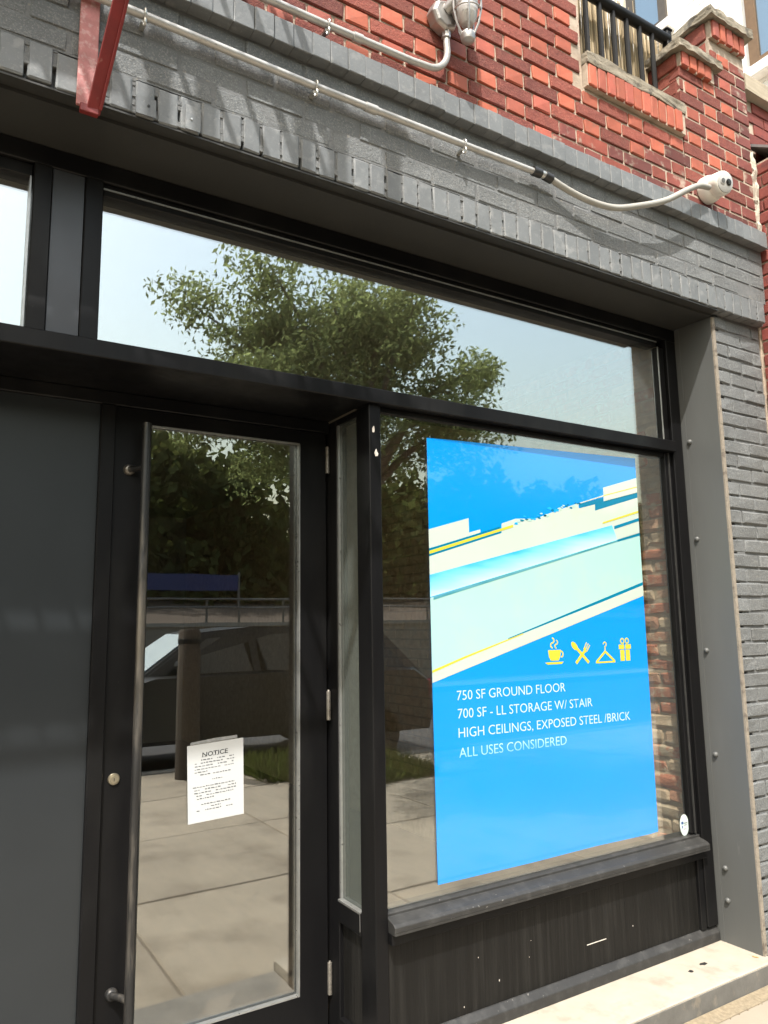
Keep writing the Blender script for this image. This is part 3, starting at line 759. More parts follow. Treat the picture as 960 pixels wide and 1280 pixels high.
# ------------------------------------------------------------------ the room behind the glass
rm = empty('shop_interior', (1, 3, 0.1), 'dim empty shop room behind the glass with exposed brick side wall', 'room')
box('floor', int_floor, rm, -3.5, 3.3, 0.60, 8.0, 0.02, 0.09)
box('window_shelf', int_floor, rm, 1.44, 3.095, 0.302, 0.598, 0.05, 0.50)
box('ceiling', plaster, rm, -3.5, 3.5, 0.305, 8.0, 3.02, 3.2)
box('back_wall', plaster, rm, -3.5, 3.5, 8.0, 8.15, 0.02, 3.2)
box('partition_wall', plaster, rm, -3.6, -3.5, 0.3, 8.0, 0.02, 3.2)
IW = 3.102
iw = MB().box(IW + 0.012, 3.56, 0.276, 8.0, 0.02, 3.0195).build('exposed_brick_wall', old_mortar, rm)
li = MB()
nb_i = 0
for c in range(44):
    z = 0.50 + c * CO
    if z + 0.06 > 3.02: break
    y = 0.28 - (0.1 if c % 2 else 0.0) + random.uniform(-0.01, 0.01)
    while y < 3.0:
        w = 0.205 + random.uniform(-0.01, 0.01)
        a, b = max(y + 0.005, 0.279), y + w - 0.006
        if b - a > 0.03:
            if a < 0.95:
                inst('brick', brick_mesh('ib', round(b - a, 2), 0.055, 0.05, old_brick, 0.010, 0.006, 8), (IW + random.uniform(-0.006, 0.006), (a + b) / 2, z + random.uniform(-0.004, 0.004)), iw, -math.pi / 2)
                nb_i += 1
            else:
                li.box(IW, IW + 0.05, a, b, z, z + 0.055)
        y += w
s_ = li.build('brickwork', old_brick, iw); s_['kind'] = 'stuff'
print('interior bricks', nb_i)

# ------------------------------------------------------------------ poster on the window
def poly(name, pts, mat, parent, y, th=0.0003):
    return MB().prism(pts, 'y', y, y + th).build(name, mat, parent)
def text_obj(name, body, x0, z0_, width, height, y, mat, parent, slant=0.0, rise=0.0, bold=0.0):
    cu = bpy.data.curves.new(name, 'FONT'); cu.body = body; cu.size = 1.0; cu.offset = bold; cu.resolution_u = 3
    t = bpy.data.objects.new(name + '_tmp', cu); col.objects.link(t)
    dg = bpy.context.evaluated_depsgraph_get(); dg.update()
    me = bpy.data.meshes.new_from_object(t.evaluated_get(dg))
    bpy.data.objects.remove(t); bpy.data.curves.remove(cu)
    a = np.zeros(len(me.vertices) * 3); me.vertices.foreach_get('co', a); a = a.reshape(-1, 3)
    lo_ = a.min(0); capn = 0.73
    sx = width / (a[:, 0].max() - lo_[0]); sz = height / capn
    out = np.zeros_like(a)
    out[:, 0] = (a[:, 0] - lo_[0]) * sx
    out[:, 2] = a[:, 1] * sz + out[:, 0] / width * rise
    me.vertices.foreach_set('co', out.ravel()); me.update()
    me.materials.clear(); me.materials.append(mat)
    me.name = name
    o = bpy.data.objects.new(name, me); col.objects.link(o); put(o, parent, (x0, y, z0_))
    return o
def words(body, x0, z0_, width, height, y, mat, parent, rise=0.0, bold=0.0):
    """one printed word, one part"""
    cu = bpy.data.curves.new('w', 'FONT'); cu.size = 1.0
    t = bpy.data.objects.new('w_tmp', cu); col.objects.link(t)
    def ext(b):
        cu.body = b
        bpy.context.view_layer.update()
        me = t.to_mesh()
        xs = [v.co.x for v in me.vertices]; r_ = (min(xs), max(xs)); t.to_mesh_clear(); return r_
    full = ext(body); k = width / (full[1] - full[0]); n = 0
    rows_ = []
    for w_ in body.split(' '):
        st_ = body.index(w_, n); n = st_ + len(w_)
        b_ = ext(body[:n])[1]; a_ = b_ - (ext(w_)[1] - ext(w_)[0])
        rows_.append((w_, (a_ - full[0]) * k, (b_ - full[0]) * k))
    bpy.data.objects.remove(t); bpy.data.curves.remove(cu)
    for w_, a_, b_ in rows_:
        text_obj('lettering', w_, x0 + a_, z0_ + rise * a_ / width, b_ - a_, height * (0.16 if w_ == '-' else 1.0) if False else height, y, mat, parent, rise=rise * (b_ - a_) / width, bold=bold)
YP = 0.2340
po = MB()
pts = [(1.649, 0.638), (2.10, 0.637), (2.45, 0.641), (2.79, 0.637), (2.838, 0.640), (2.841, 1.2), (2.843, 1.727), (2.846, 2.31), (1.648, 2.268), (1.646, 1.4)]
po.prism(pts, 'y', YP, YP + 0.0012)
poster = po.build('poster', poster_blue)
tag(poster, 'large blue letting poster with pale diagonal bands stuck on the shop window', 'poster')
y1, y2, y3 = YP - 0.0004, YP - 0.0008, YP - 0.0012
def gradient(name, ca, cb, zc, slope, half):
    """print that runs from one ink to another across a slanted band"""
    m = bpy.data.materials.new(name); m.use_nodes = True
    N = m.node_tree.nodes; L = m.node_tree.links; b = N['Principled BSDF']
    g = N.new('ShaderNodeNewGeometry'); sp = N.new('ShaderNodeSeparateXYZ'); L.new(g.outputs['Position'], sp.inputs[0])
    t = N.new('ShaderNodeTexNoise'); t.inputs['Scale'].default_value = 7; t.inputs['Detail'].default_value = 4
    mp = N.new('ShaderNodeMapping'); mp.inputs['Rotation'].default_value = (0, 0.25, 0); mp.inputs['Scale'].default_value = (0.35, 1, 2.4)
    L.new(g.outputs['Position'], mp.inputs[0]); L.new(mp.outputs[0], t.inputs['Vector'])
    a = N.new('ShaderNodeMath'); a.operation = 'MULTIPLY_ADD'; a.inputs[1].default_value = -slope; L.new(sp.outputs[0], a.inputs[0]); L.new(sp.outputs[2], a.inputs[2])
    d = N.new('ShaderNodeMath'); d.operation = 'MULTIPLY_ADD'; d.inputs[1].default_value = 0.10; L.new(t.outputs['Fac'], d.inputs[0]); L.new(a.outputs[0], d.inputs[2])
    r = N.new('ShaderNodeMapRange'); r.inputs['From Min'].default_value = zc - half + 0.05; r.inputs['From Max'].default_value = zc + half + 0.05
    L.new(d.outputs[0], r.inputs[0])
    x = N.new('ShaderNodeMix'); x.data_type = 'RGBA'; x.inputs[6].default_value = (*ca, 1); x.inputs[7].default_value = (*cb, 1)
    L.new(r.outputs[0], x.inputs[0]); L.new(x.outputs[2], b.inputs['Base Color'])
    b.inputs['Roughness'].default_value = 0.16; b.inputs['Specular IOR Level'].default_value = 0.6
    return m
cS = 0.252                                     # slope of the bands
def zat(z, x, s=cS): return z + s * (x - 1.646)
smear = gradient('poster_smeared_print', (0.40, 0.80, 0.78), (0.01, 0.33, 0.78), 1.700 - cS * 1.646, cS, 0.05)
# middle mint field
poly('pale_band', [(1.646, 1.345), (2.843, 1.690), (2.843, 1.957), (1.646, 1.652)], poster_mint, poster, y1)
# white upper band with its steps
poly('pale_band', [(1.646, 1.738), (2.60, 1.966), (2.62, 1.898), (2.843, 1.954), (2.845, 2.122), (2.557, 2.042), (2.56, 2.071), (2.455, 2.045), (2.455, 2.069), (2.30, 2.02), (2.20, 1.985), (2.084, 1.977), (2.009, 1.953), (2.007, 1.914), (1.646, 1.808)], poster_white, poster, y1)
poly('pale_band', [(1.646, 1.9105), (1.84, 1.965), (1.84, 1.908), (1.897, 1.923), (1.897, 1.910), (1.646, 1.838)], poster_white, poster, y1)
poly('teal_line', [(1.646, 1.808), (1.646, 1.837), (2.0, 1.941), (2.006, 1.915)], poster_teal, poster, y2)
poly('yellow_line', [(1.646, 1.8165), (1.646, 1.8285), (2.07, 1.952), (2.07, 1.942)], poster_yellow, poster, y3)
# smeared blue band
poly('smeared_band', [(1.646, 1.655), (2.69, 1.916), (2.66, 1.982), (1.646, 1.738)], smear, poster, y2)
poly('dark_line', [(1.660, 1.645), (2.10, 1.758), (2.69, 1.909), (2.69, 1.917), (2.10, 1.768), (1.660, 1.655)], gradient('poster_dark_smear', (0.04, 0.22, 0.28), (0.14, 0.36, 0.42), 1.655 - cS * 1.646, cS, 0.02), poster, y3)
poly('teal_line', [(2.69, 1.9085), (2.843, 1.944), (2.843, 1.955), (2.69, 1.9175)], poster_teal, poster, y3)
poly('teal_line', [(2.674, 1.965), (2.843, 2.012), (2.843, 2.026), (2.674, 1.979)], poster_teal, poster, y3)
poly('yellow_line', [(2.60, 1.985), (2.843, 2.051), (2.843, 2.060), (2.60, 1.992)], poster_yellow, poster, y3)
# top right steps
poly('teal_line', [(2.557, 2.043), (2.845, 2.123), (2.845, 2.147), (2.613, 2.088), (2.613, 2.104), (2.460, 2.064), (2.460, 2.048), (2.557, 2.072)], poster_teal, poster, y2)
poly('pale_band', [(2.615, 2.087), (2.845, 2.145), (2.846, 2.216), (2.617, 2.151)], poster_white, poster, y2)
poly('yellow_line', [(2.617, 2.1125), (2.845, 2.171), (2.845, 2.175), (2.617, 2.116)], poster_yellow, poster, y3)
poly('pale_line', [(2.458, 2.065), (2.616, 2.111), (2.616, 2.1165), (2.458, 2.070)], poster_white, poster, y3)
# smudged dark specks along the upper step
for k in range(26):
    xx = 2.09 + k * 0.0145 + random.uniform(-0.005, 0.005)
    zz = 1.966 + (xx - 2.09) * 0.27 + random.uniform(-0.012, 0.016)
    s_ = random.uniform(0.005, 0.012)
    pts = [(xx + s_ * 1.6 * math.cos(q) * random.uniform(0.5, 1.1), zz + s_ * 0.7 * math.sin(q) * random.uniform(0.5, 1.1)) for q in [j * math.pi / 4 for j in range(8)]]
    poly('print_smudge', pts, random.choice([poster_teal, poster_mint, smear]), poster, y3)
# lower band
poly('teal_line', [(2.02, 1.490), (2.586, 1.643), (2.843, 1.715), (2.843, 1.729), (2.586, 1.656), (2.02, 1.494)], poster_teal, poster, y2)
poly('pale_band', [(1.646, 1.340), (2.40, 1.546), (2.843, 1.667), (2.843, 1.7145), (2.586, 1.6425), (2.02, 1.489), (1.646, 1.378)], poster_white, poster, y2)
poly('yellow_line', [(1.646, 1.376), (1.80, 1.4235), (2.10, 1.508), (2.10, 1.512), (1.80, 1.431), (1.646, 1.385)], poster_yellow, poster, y3)

# icons
def arc(cx, cz, r, a0, a1, w, n=10, ex=1.0):
    o = [(cx + ex * (r + w / 2) * math.cos(a0 + (a1 - a0) * k / n), cz + (r + w / 2) * math.sin(a0 + (a1 - a0) * k / n)) for k in range(n + 1)]
    i = [(cx + ex * (r - w / 2) * math.cos(a0 + (a1 - a0) * k / n), cz + (r - w / 2) * math.sin(a0 + (a1 - a0) * k / n)) for k in range(n, -1, -1)]
    return o + i
def icon(polys, name='printed_icon'):
    m = MB()
    for k, p in enumerate(polys): m.prism(p, 'y', y1 - 0.00005 * k, y1 + 0.0003 - 0.00002 * k)   # each shape a hair proud of the last
    return m.build(name, poster_yellow, poster)
PI = math.pi
icon([[(2.232, 1.440), (2.304, 1.440), (2.300, 1.412), (2.290, 1.397), (2.246, 1.397), (2.236, 1.412)],
      arc(2.304, 1.422, 0.012, -PI / 2, PI / 2, 0.006, 8), [(2.212, 1.391), (2.318, 1.391), (2.306, 1.382), (2.226, 1.382)],
      arc(2.258, 1.459, 0.010, PI / 2, PI * 1.5, 0.006, 6), arc(2.258, 1.479, 0.010, -PI / 2, PI / 2, 0.006, 6),
      arc(2.280, 1.455, 0.008, PI / 2, PI * 1.5, 0.005, 6), arc(2.280, 1.471, 0.008, -PI / 2, PI / 2, 0.005, 6)])
def strip(a, b, w):
    d = Vector((b[0] - a[0], b[1] - a[1])).normalized(); n = Vector((-d.y, d.x)) * w / 2
    return [(a[0] + n.x, a[1] + n.y), (b[0] + n.x, b[1] + n.y), (b[0] - n.x, b[1] - n.y), (a[0] - n.x, a[1] - n.y)]
def ell(cx, cz, a, b, rot, n=14):
    return [(cx + a * math.cos(q) * math.cos(rot) - b * math.sin(q) * math.sin(rot), cz + a * math.cos(q) * math.sin(rot) + b * math.sin(q) * math.cos(rot)) for q in [2 * PI * k / n for k in range(n)]]
icon([strip((2.392, 1.448), (2.466, 1.381), 0.013), ell(2.385, 1.453, 0.023, 0.013, -PI / 4 + 0.05), strip((2.390, 1.381), (2.446, 1.432), 0.013),
      strip((2.440, 1.432), (2.452, 1.436), 0.020), strip((2.440, 1.437), (2.458, 1.466), 0.005), strip((2.449, 1.434), (2.468, 1.461), 0.005), strip((2.456, 1.428), (2.477, 1.454), 0.005)])
icon([strip((2.512, 1.381), (2.569, 1.424), 0.010), strip((2.626, 1.381), (2.569, 1.424), 0.010), strip((2.509, 1.379), (2.629, 1.379), 0.007),
      strip((2.569, 1.420), (2.569, 1.446), 0.006), arc(2.569, 1.455, 0.009, -PI / 2, PI, 0.005, 10)])
icon([[(2.664, 1.380), (2.692, 1.380), (2.692, 1.428), (2.664, 1.428)], [(2.699, 1.380), (2.727, 1.380), (2.727, 1.428), (2.699, 1.428)],
      [(2.657, 1.431), (2.692, 1.431), (2.692, 1.451), (2.657, 1.451)], [(2.699, 1.431), (2.735, 1.431), (2.735, 1.451), (2.699, 1.451)],
      arc(2.681, 1.466, 0.011, 0, 2 * PI * 0.97, 0.006, 10), arc(2.711, 1.466, 0.011, 0, 2 * PI * 0.97, 0.006, 10)])
for body, xx, zz, w, rise in (('750 SF GROUND FLOOR', 1.757, 1.270, 0.563, 0.0), ('700 SF - LL STORAGE W/ STAIR', 1.759, 1.2035, 0.714, -0.004), ('HIGH CEILINGS, EXPOSED STEEL /BRICK', 1.760, 1.134, 0.943, -0.008)):
    words(body, xx, zz, w, 0.0375, y1, poster_text, poster, rise=rise, bold=-0.006)
# last line: its lower half has faded away
fade = gradient('poster_faded_lettering', (0.03, 0.33, 0.80), (0.50, 0.76, 0.86), 1.080, -0.012 / 0.55 * 0 + 0.0, 0.030)
words('ALL USES CONSIDERED', 1.760, 1.062, 0.552, 0.0375, y1, fade, poster, rise=-0.004, bold=-0.006)

# notice on the door
YN = DY + 0.0168
nt = MB().prism([(0.8320, 1.1535), (1.0350, 1.1645), (1.0405, 0.9045), (0.8405, 0.8960)], 'y', YN, YN + 0.0006).build('notice', paper)
tag(nt, 'white printed notice sheet taped to the door glass', 'notice')
text_obj('heading', 'NOTICE', 0.886, 1.1125, 0.092, 0.0155, YN - 0.0004, ink, nt, rise=0.006, bold=0.018)
srf = MB()
for xx in (0.8865, 0.8955, 0.9265, 0.9400, 0.9680, 0.9745):     # small serifs on the stems
    srf.box(xx - 0.002, xx + 0.004, YN - 0.0004, YN - 0.0001, 1.1125 + (xx - 0.886) * 0.065 - 0.0004, 1.1125 + (xx - 0.886) * 0.065 + 0.0012)
srf.build('heading_serif', ink, nt)
tx = MB()
zz = 1.098
rows = [(0.872, 1.0, 0), (0.86, 1.005, 0), (0.86, 1.0, 0), (0.86, 1.0, 0), (0.86, 0.905, 0), (0.88, 0.99, 1), None, (0.91, 0.97, 1), None,
        (0.855, 1.005, 1), (0.86, 1.01, 1), (0.86, 1.01, 1), (0.868, 1.0, 1), (0.87, 0.93, 1), None, (0.875, 0.99, 0), (0.92, 0.955, 0), (0.87, 1.0, 0)]
for r_ in rows:
    if r_:
        xx = r_[0]
        while xx < r_[1]:
            w = random.uniform(0.003, 0.013)
            t = (xx - 0.83) * 0.055
            if random.random() < 0.86:
                tx.box(xx, min(xx + w, r_[1]), YN - 0.0004, YN - 0.0001, zz + t, zz + t + random.uniform(0.0022, 0.0040))
            xx += w + 0.003
    zz -= 0.0098
t_ = tx.build('print', ink_grey, nt); t_['kind'] = 'stuff'
tp = MB().prism([(0.842, 1.1555), (0.845, 1.164), (0.93, 1.1725), (1.012, 1.176), (1.014, 1.166), (0.93, 1.161)], 'y', YN + 0.0002, YN + 0.0006).build('tape', tape_mat, nt)

# oval sticker
st = MB().prism(ell(3.018, 0.640, 0.030, 0.046, 0, 24), 'y', 0.2348, 0.2358).build('sticker', sticker_white)
tag(st, 'small oval white security sticker at the bottom corner of the window', 'sticker')
MB().box(2.997, 3.012, 0.2344, 0.2349, 0.645, 0.656).box(3.0, 3.006, 0.2344, 0.2349, 0.628, 0.639).build('sticker_mark', sticker_blue, st)
MB().box(3.016, 3.038, 0.2344, 0.2349, 0.646, 0.650).box(3.016, 3.034, 0.2344, 0.2349, 0.638, 0.641).box(3.012, 3.03, 0.2344, 0.2349, 0.622, 0.624).build('sticker_line', ink_grey, st)

# ------------------------------------------------------------------ conduits, security camera, lamp
BY = -0.05
c1 = empty('conduit', (1.2, -0.09, 3.3), 'pale grey metal conduit running along the grey painted band', 'conduit')
MB().tube([(0.10, -0.082, 3.306), (0.42, -0.082, 3.307), (1.0, -0.082, 3.300), (1.6, -0.082, 3.306), (1.985, -0.082, 3.313)], 0.0125, 14).build('pipe', pipe_grey, c1, smooth=True)
MB().tube([(1.20, -0.082, 3.301), (1.245, -0.082, 3.3015)], 0.016, 14).build('coupling', pipe_grey, c1, smooth=True)
def strap(x, z, parent, y=-0.082, wall=BY):
    s = MB().tube([(x, y - 0.004 + 0.0155 * math.sin(q), z + 0.0155 * math.cos(q)) for q in [k * PI / 8 for k in range(17)]], 0.003, 6)
    s.box(x - 0.007, x + 0.007, y - 0.0, wall + 0.004, z - 0.024, z - 0.015)
    s.tube([(x, y - 0.008 + 0.009 * math.sin(q), z - 0.028 + 0.011 * math.cos(q)) for q in [k * PI / 6 for k in range(13)]], 0.0035, 6)
    s.build('strap', galv, parent, smooth=True)
strap(1.01, 3.300, c1); strap(0.46, 3.307, c1); strap(1.62, 3.306, c1)
MB().tube([(1.965, -0.084, 3.313), (2.005, -0.084, 3.313)], 0.0185, 14).tube([(2.025, -0.085, 3.312), (2.062, -0.086, 3.306)], 0.0185, 14).build('connector', black_plastic, c1, smooth=True)
MB().tube([(2.004, -0.084, 3.313), (2.026, -0.085, 3.312)], 0.0155, 14).build('connector_ring', galv, c1, smooth=True)
fx = bez([(2.055, -0.086, 3.307), (2.16, -0.09, 3.283), (2.274, -0.098, 3.268), (2.40, -0.105, 3.275), (2.52, -0.118, 3.310), (2.70, -0.135, 3.382), (2.86, -0.142, 3.480), (2.96, -0.136, 3.535), (3.05, -0.125, 3.560)], 14)
MB().tube(fx, 0.0135, 12).build('flexible_hose', flex_grey, c1, smooth=True)

cx_, cz_ = 3.13, 3.600
sc_ = empty('security_camera', (cx_, RY, cz_), 'white turret security camera on the wall above the painted band', 'camera')
ax = Vector((-0.14, -0.95, -0.20)).normalized()
MB().lathe([(0.064, 0.0), (0.066, 0.006), (0.065, 0.036), (0.060, 0.050), (0.052, 0.056)], (cx_, RY, cz_), (0, -1, 0), 28).build('base', cam_white, sc_, smooth=True)
bc = Vector((cx_, RY - 0.058, cz_))
MB().lathe([(0.040, -0.020), (0.054, -0.012), (0.0565, 0.0), (0.0565, 0.040), (0.0545, 0.050), (0.051, 0.054), (0.048, 0.054)], bc, ax, 28).build('body', cam_white, sc_, smooth=True)
fc = bc + ax * 0.0535
MB().lathe([(0.047, 0.0), (0.047, 0.0035), (0.044, 0.005), (0.0, 0.0052)], fc, ax, 28).build('face', cam_face, sc_, smooth=True)
ux = ax.cross(Vector((0, 0, 1))).normalized()
uz = ux.cross(ax)
for sx_ in (-1, 1):
    q = fc + ax * 0.005 + ux * (0.0185 * sx_) + uz * 0.003
    MB().lathe([(0.0160, 0.0), (0.0160, 0.0022), (0.0140, 0.003), (0.0, 0.0022)], q, ax, 18).build('lens', lens_mat if sx_ < 0 else cam_face, sc_, smooth=True)
    MB().lathe([(0.0115, 0.0), (0.0115, 0.0035), (0.0, 0.004)], q, ax, 16).build('lens_glass', lens_mat if sx_ < 0 else ir_mat, sc_, smooth=True)

c2_ = empty('lamp_conduit', (1.2, -0.09, 3.55), 'pale conduit bending up the red brick to the caged lamp', 'conduit')
p2_ = [(0.55, -0.082, 3.538), (1.05, -0.082, 3.545), (1.40, -0.082, 3.556)] + [(1.46 + 0.10 * math.sin(q), -0.082, 3.662 - 0.10 * math.cos(q)) for q in [k * PI / 16 for k in range(9)]] + [(1.556, -0.082, 3.735)]
MB().tube(p2_, 0.0125, 14).build('pipe', pipe_grey, c2_, smooth=True)
MB().tube([(1.155, -0.082, 3.548), (1.19, -0.082, 3.549)], 0.016, 14).build('coupling', pipe_grey, c2_, smooth=True)
strap(1.055, 3.545, c2_, wall=RY)
MB().tube([(1.556, -0.082, 3.715), (1.556, -0.082, 3.742)], 0.017, 8).build('locknut', galv, c2_)

lf = empty('caged_wall_lamp', (1.57, RY, 3.85), 'caged metal bulkhead lamp mounted on the red brick wall', 'lamp')
MB().lathe([(0.060, 0.0), (0.060, 0.040), (0.052, 0.052), (0.046, 0.054)], (1.545, RY - 0.004, 3.795), (0, -1, 0), 8).build('junction_box', cast_alu, lf, bevel=0.003)
MB().tube([(1.548, -0.10, 3.812), (1.57, -0.155, 3.84), (1.585, -0.175, 3.88), (1.588, -0.175, 3.90)], 0.024, 12).build('arm', cast_alu, lf, smooth=True)
lx, ly_, lz = 1.592, -0.165, 3.893
MB().lathe([(0.052, 0.0), (0.056, 0.02), (0.056, 0.06), (0.04, 0.09), (0.02, 0.1)], (lx, ly_, lz), (0, 0, 1), 20).build('housing', cast_alu, lf, smooth=True)
MB().lathe([(0.041, 0.0), (0.043, 0.03), (0.042, 0.10), (0.036, 0.145), (0.022, 0.168), (0.0, 0.175)], (lx, ly_, lz), (0, 0, -1), 20).build('glass_jar', jar, lf, smooth=True)
cg = MB()
for k in range(5):
    q = 2 * PI * k / 5 + 0.4
    cg.tube([(lx + 0.052 * math.cos(q), ly_ + 0.052 * math.sin(q), lz + 0.005), (lx + 0.053 * math.cos(q), ly_ + 0.053 * math.sin(q), lz - 0.11), (lx + 0.042 * math.cos(q), ly_ + 0.042 * math.sin(q), lz - 0.17), (lx + 0.022 * math.cos(q), ly_ + 0.022 * math.sin(q), lz - 0.215)], 0.0042, 6)
for zz, r in ((-0.035, 0.052), (-0.075, 0.0525), (-0.118, 0.051)):
    cg.tube([(lx + r * math.cos(q), ly_ + r * math.sin(q), lz + zz) for q in [k * PI / 12 for k in range(25)]], 0.0035, 6, cap=False)
cg.build('cage', cast_alu, lf, smooth=True)
MB().lathe([(0.026, 0.0), (0.028, 0.012), (0.024, 0.028), (0.012, 0.034), (0.0, 0.035)], (lx, ly_, lz - 0.205), (0, 0, -1), 16).build('end_cap', cast_alu, lf, smooth=True)

# small plates left on the painted band
pl = MB().box(0.452, 0.508, -0.0585, -0.0555, 3.014, 3.070).build('wall_plate', grey_paint_smooth)
tag(pl, 'small square grey plate with a screw hole fixed over the painted bricks', 'wall plate')
MB().lathe([(0.004, 0), (0.004, 0.002)], (0.487, -0.0585, 3.045), (0, -1, 0), 8).build('screw_hole', dark_hole, pl)
pl = MB().box(0.594, 0.640, -0.0585, -0.0555, 3.016, 3.094).build('wall_plate', grey_paint_smooth)
tag(pl, 'taller narrow grey plate with a bright screw fixed over the painted bricks', 'wall plate')
MB().lathe([(0.004, 0), (0.003, 0.003)], (0.612, -0.0585, 3.05), (0, -1, 0), 8).build('screw', galv, pl)

# ------------------------------------------------------------------ fire escape (its foot bracket is in the picture)
fe = empty('fire_escape', (-0.3, -0.06, 2.95), 'red painted steel fire escape bracket bolted over the painted brick band', 'fire escape')
MB().box(0.292, 0.343, -0.066, -0.056, 2.975, 4.30).build('wall_strap', pink_steel, fe, bevel=0.002)
b0, b1 = Vector((0.334, -0.075, 2.955)), Vector((0.498, -0.80, 4.235))
MB().bar(b0, b1, 0.036, 0.010, (0, 0.5, 1)).bar(b0 + Vector((0.016, 0, 0.014)), b1 + Vector((0.016, 0, 0.014)), 0.008, 0.034, (0, 0.5, 1)).build('brace', red_steel, fe, bevel=0.001)
MB().box(0.300, 0.348, -0.085, -0.0665, 2.948, 2.972).build('brace_foot', red_steel, fe, bevel=0.002)
PZ = 4.25
for (a, b) in (((-1.7, -1.0), (0.66, -1.0)), ((-1.7, -0.10), (0.66, -0.10)), ((0.66, -1.0), (0.66, -0.10)), ((-1.7, -1.0), (-1.7, -0.10)), ((0.50, -1.0), (0.50, -0.10)), ((-1.0, -1.0), (-1.0, -0.10))):
    MB().bar((a[0], a[1], PZ), (b[0], b[1], PZ), 0.012, 0.055).build('platform_frame', red_steel, fe)
x = -1.62
while x < 0.63:
    MB().box(x, x + 0.013, -0.99, -0.11, PZ + 0.028, PZ + 0.052).build('slat', red_steel, fe)
    x += 0.105
for ya, yb, xa in ((-0.99, -0.835, -0.14), (-0.80, -0.705, -0.20), (-0.672, -0.50, -0.06), (-0.47, -0.30, -0.24)):  # planks added out of view, gapped to shade and streak the door panel
    MB().prism([(-1.62, ya), (xa, ya), (xa + 0.03, yb), (-1.62, yb)], 'z', PZ + 0.053, PZ + 0.058).build('shade_plank', red_steel, fe)
for x in (-1.66, -1.2, -0.62, -0.23, -0.09, 0.235, 0.365, 0.58):
    MB().box(x, x + 0.062, -1.012, -1.0, PZ - 0.02, PZ + 0.98).build('rail_post', red_steel, fe)
for z in (0.5, 0.96):
    MB().bar((-1.7, -1.02, PZ + z), (0.67, -1.02, PZ + z), 0.012, 0.045).build('guard_rail', red_steel, fe)
MB().bar((-1.0, -0.07, 3.0), (-1.0, -0.80, 4.235), 0.04, 0.012).build('brace', red_steel, fe)

# ------------------------------------------------------------------ street side, seen in the glass
def leaves(n, centre_fn, size, w, seed, droop=0.5):
    r = np.random.default_rng(seed)
    c = centre_fn(r, n)
    d = r.normal(size=(n, 3)); d[:, 2] -= droop
    d /= np.linalg.norm(d, axis=1)[:, None]
    u = np.cross(d, r.normal(size=(n, 3))); u /= np.linalg.norm(u, axis=1)[:, None]
    L_ = size * r.uniform(0.6, 1.3, size=(n, 1)); W_ = L_ * w
    v = np.empty((n, 4, 3))
    v[:, 0] = c; v[:, 1] = c + d * L_ * 0.5 + u * W_; v[:, 2] = c + d * L_; v[:, 3] = c + d * L_ * 0.5 - u * W_
    return v.reshape(-1, 3)
def leaf_mesh(name, v, mat):
    n = len(v) // 4
    me = bpy.data.meshes.new(name)
    me.vertices.add(len(v)); me.vertices.foreach_set('co', v.astype(np.float32).ravel())
    me.loops.add(n * 4); me.loops.foreach_set('vertex_index', np.arange(n * 4, dtype=np.int32))
    me.polygons.add(n); me.polygons.foreach_set('loop_start', np.arange(0, n * 4, 4, dtype=np.int32))
    me.polygons.foreach_set('loop_total', np.full(n, 4, dtype=np.int32))
    me.update(calc_edges=True); me.validate()
    me.materials.append(mat)
    return me
tree = empty('street_tree', (4.15, -4.5, G), 'leafy street tree growing from the kerbside pit, reflected in the shop glass', 'tree')
limbs = []
base = Vector((4.15, -4.5, G))
tk = MB().tube(bez([base, base + Vector((0.03, 0, 1.2)), base + Vector((-0.02, -0.05, 2.4)), base + Vector((0.05, -0.1, 3.1))], 5), [0.13 - 0.0035 * i for i in range(16)], 12)
tk.build('trunk', bark, tree, smooth=True)
r = random.Random(5)
fork = base + Vector((0.05, -0.1, 2.9))
tips = []
br = MB()
for k in range(22):
    q = 2 * PI * k / 22 + r.uniform(-0.2, 0.2)
    hr = r.uniform(0.7, 1.0)
    tip = Vector((4.15 + 1.95 * hr * math.cos(q), -5.1 + 1.5 * hr * math.sin(q), r.uniform(3.7, 5.2)))
    if k % 3 == 0: tip = Vector((3.9 + 0.9 * math.cos(q), -5.0 + 0.7 * math.sin(q), r.uniform(5.0, 5.6)))
    mid = (fork + tip) / 2 + Vector((0, 0, 0.35))
    pth = bez([fork, mid, tip], 6)
    br.tube(pth, [0.055 - 0.0040 * i for i in range(len(pth))], 6)
    limbs.append(pth)
br.build('branch', bark, tree, smooth=True)
def crown(rg, n):
    out = np.empty((n, 3))
    cl = []
    for pth in limbs:
        for t in (0.55, 0.7, 0.82, 0.92, 1.0):
            p = pth[int(t * (len(pth) - 1))]
            for _ in range(4):
                cl.append((p.x + rg.normal() * 0.22, p.y + rg.normal() * 0.22, p.z + rg.normal() * 0.17, rg.uniform(0.16, 0.34)))
    cl = np.array(cl)
    i = rg.integers(0, len(cl), n)
    d = rg.normal(size=(n, 3)); d /= np.linalg.norm(d, axis=1)[:, None]
    rad = cl[i, 3:4] * rg.uniform(0.2, 1.0, size=(n, 1)) ** 0.6
    out = cl[i, :3] + d * rad * np.array([1.25, 1.1, 0.75])
    return out
lv = leaves(52000, crown, 0.078, 0.2, 3, 0.6)
me = leaf_mesh('crown', lv - np.array([4.4, -5.0, 4.0]), leaf_a)
inst('crown', me, (4.4, -5.0, 4.0), tree)

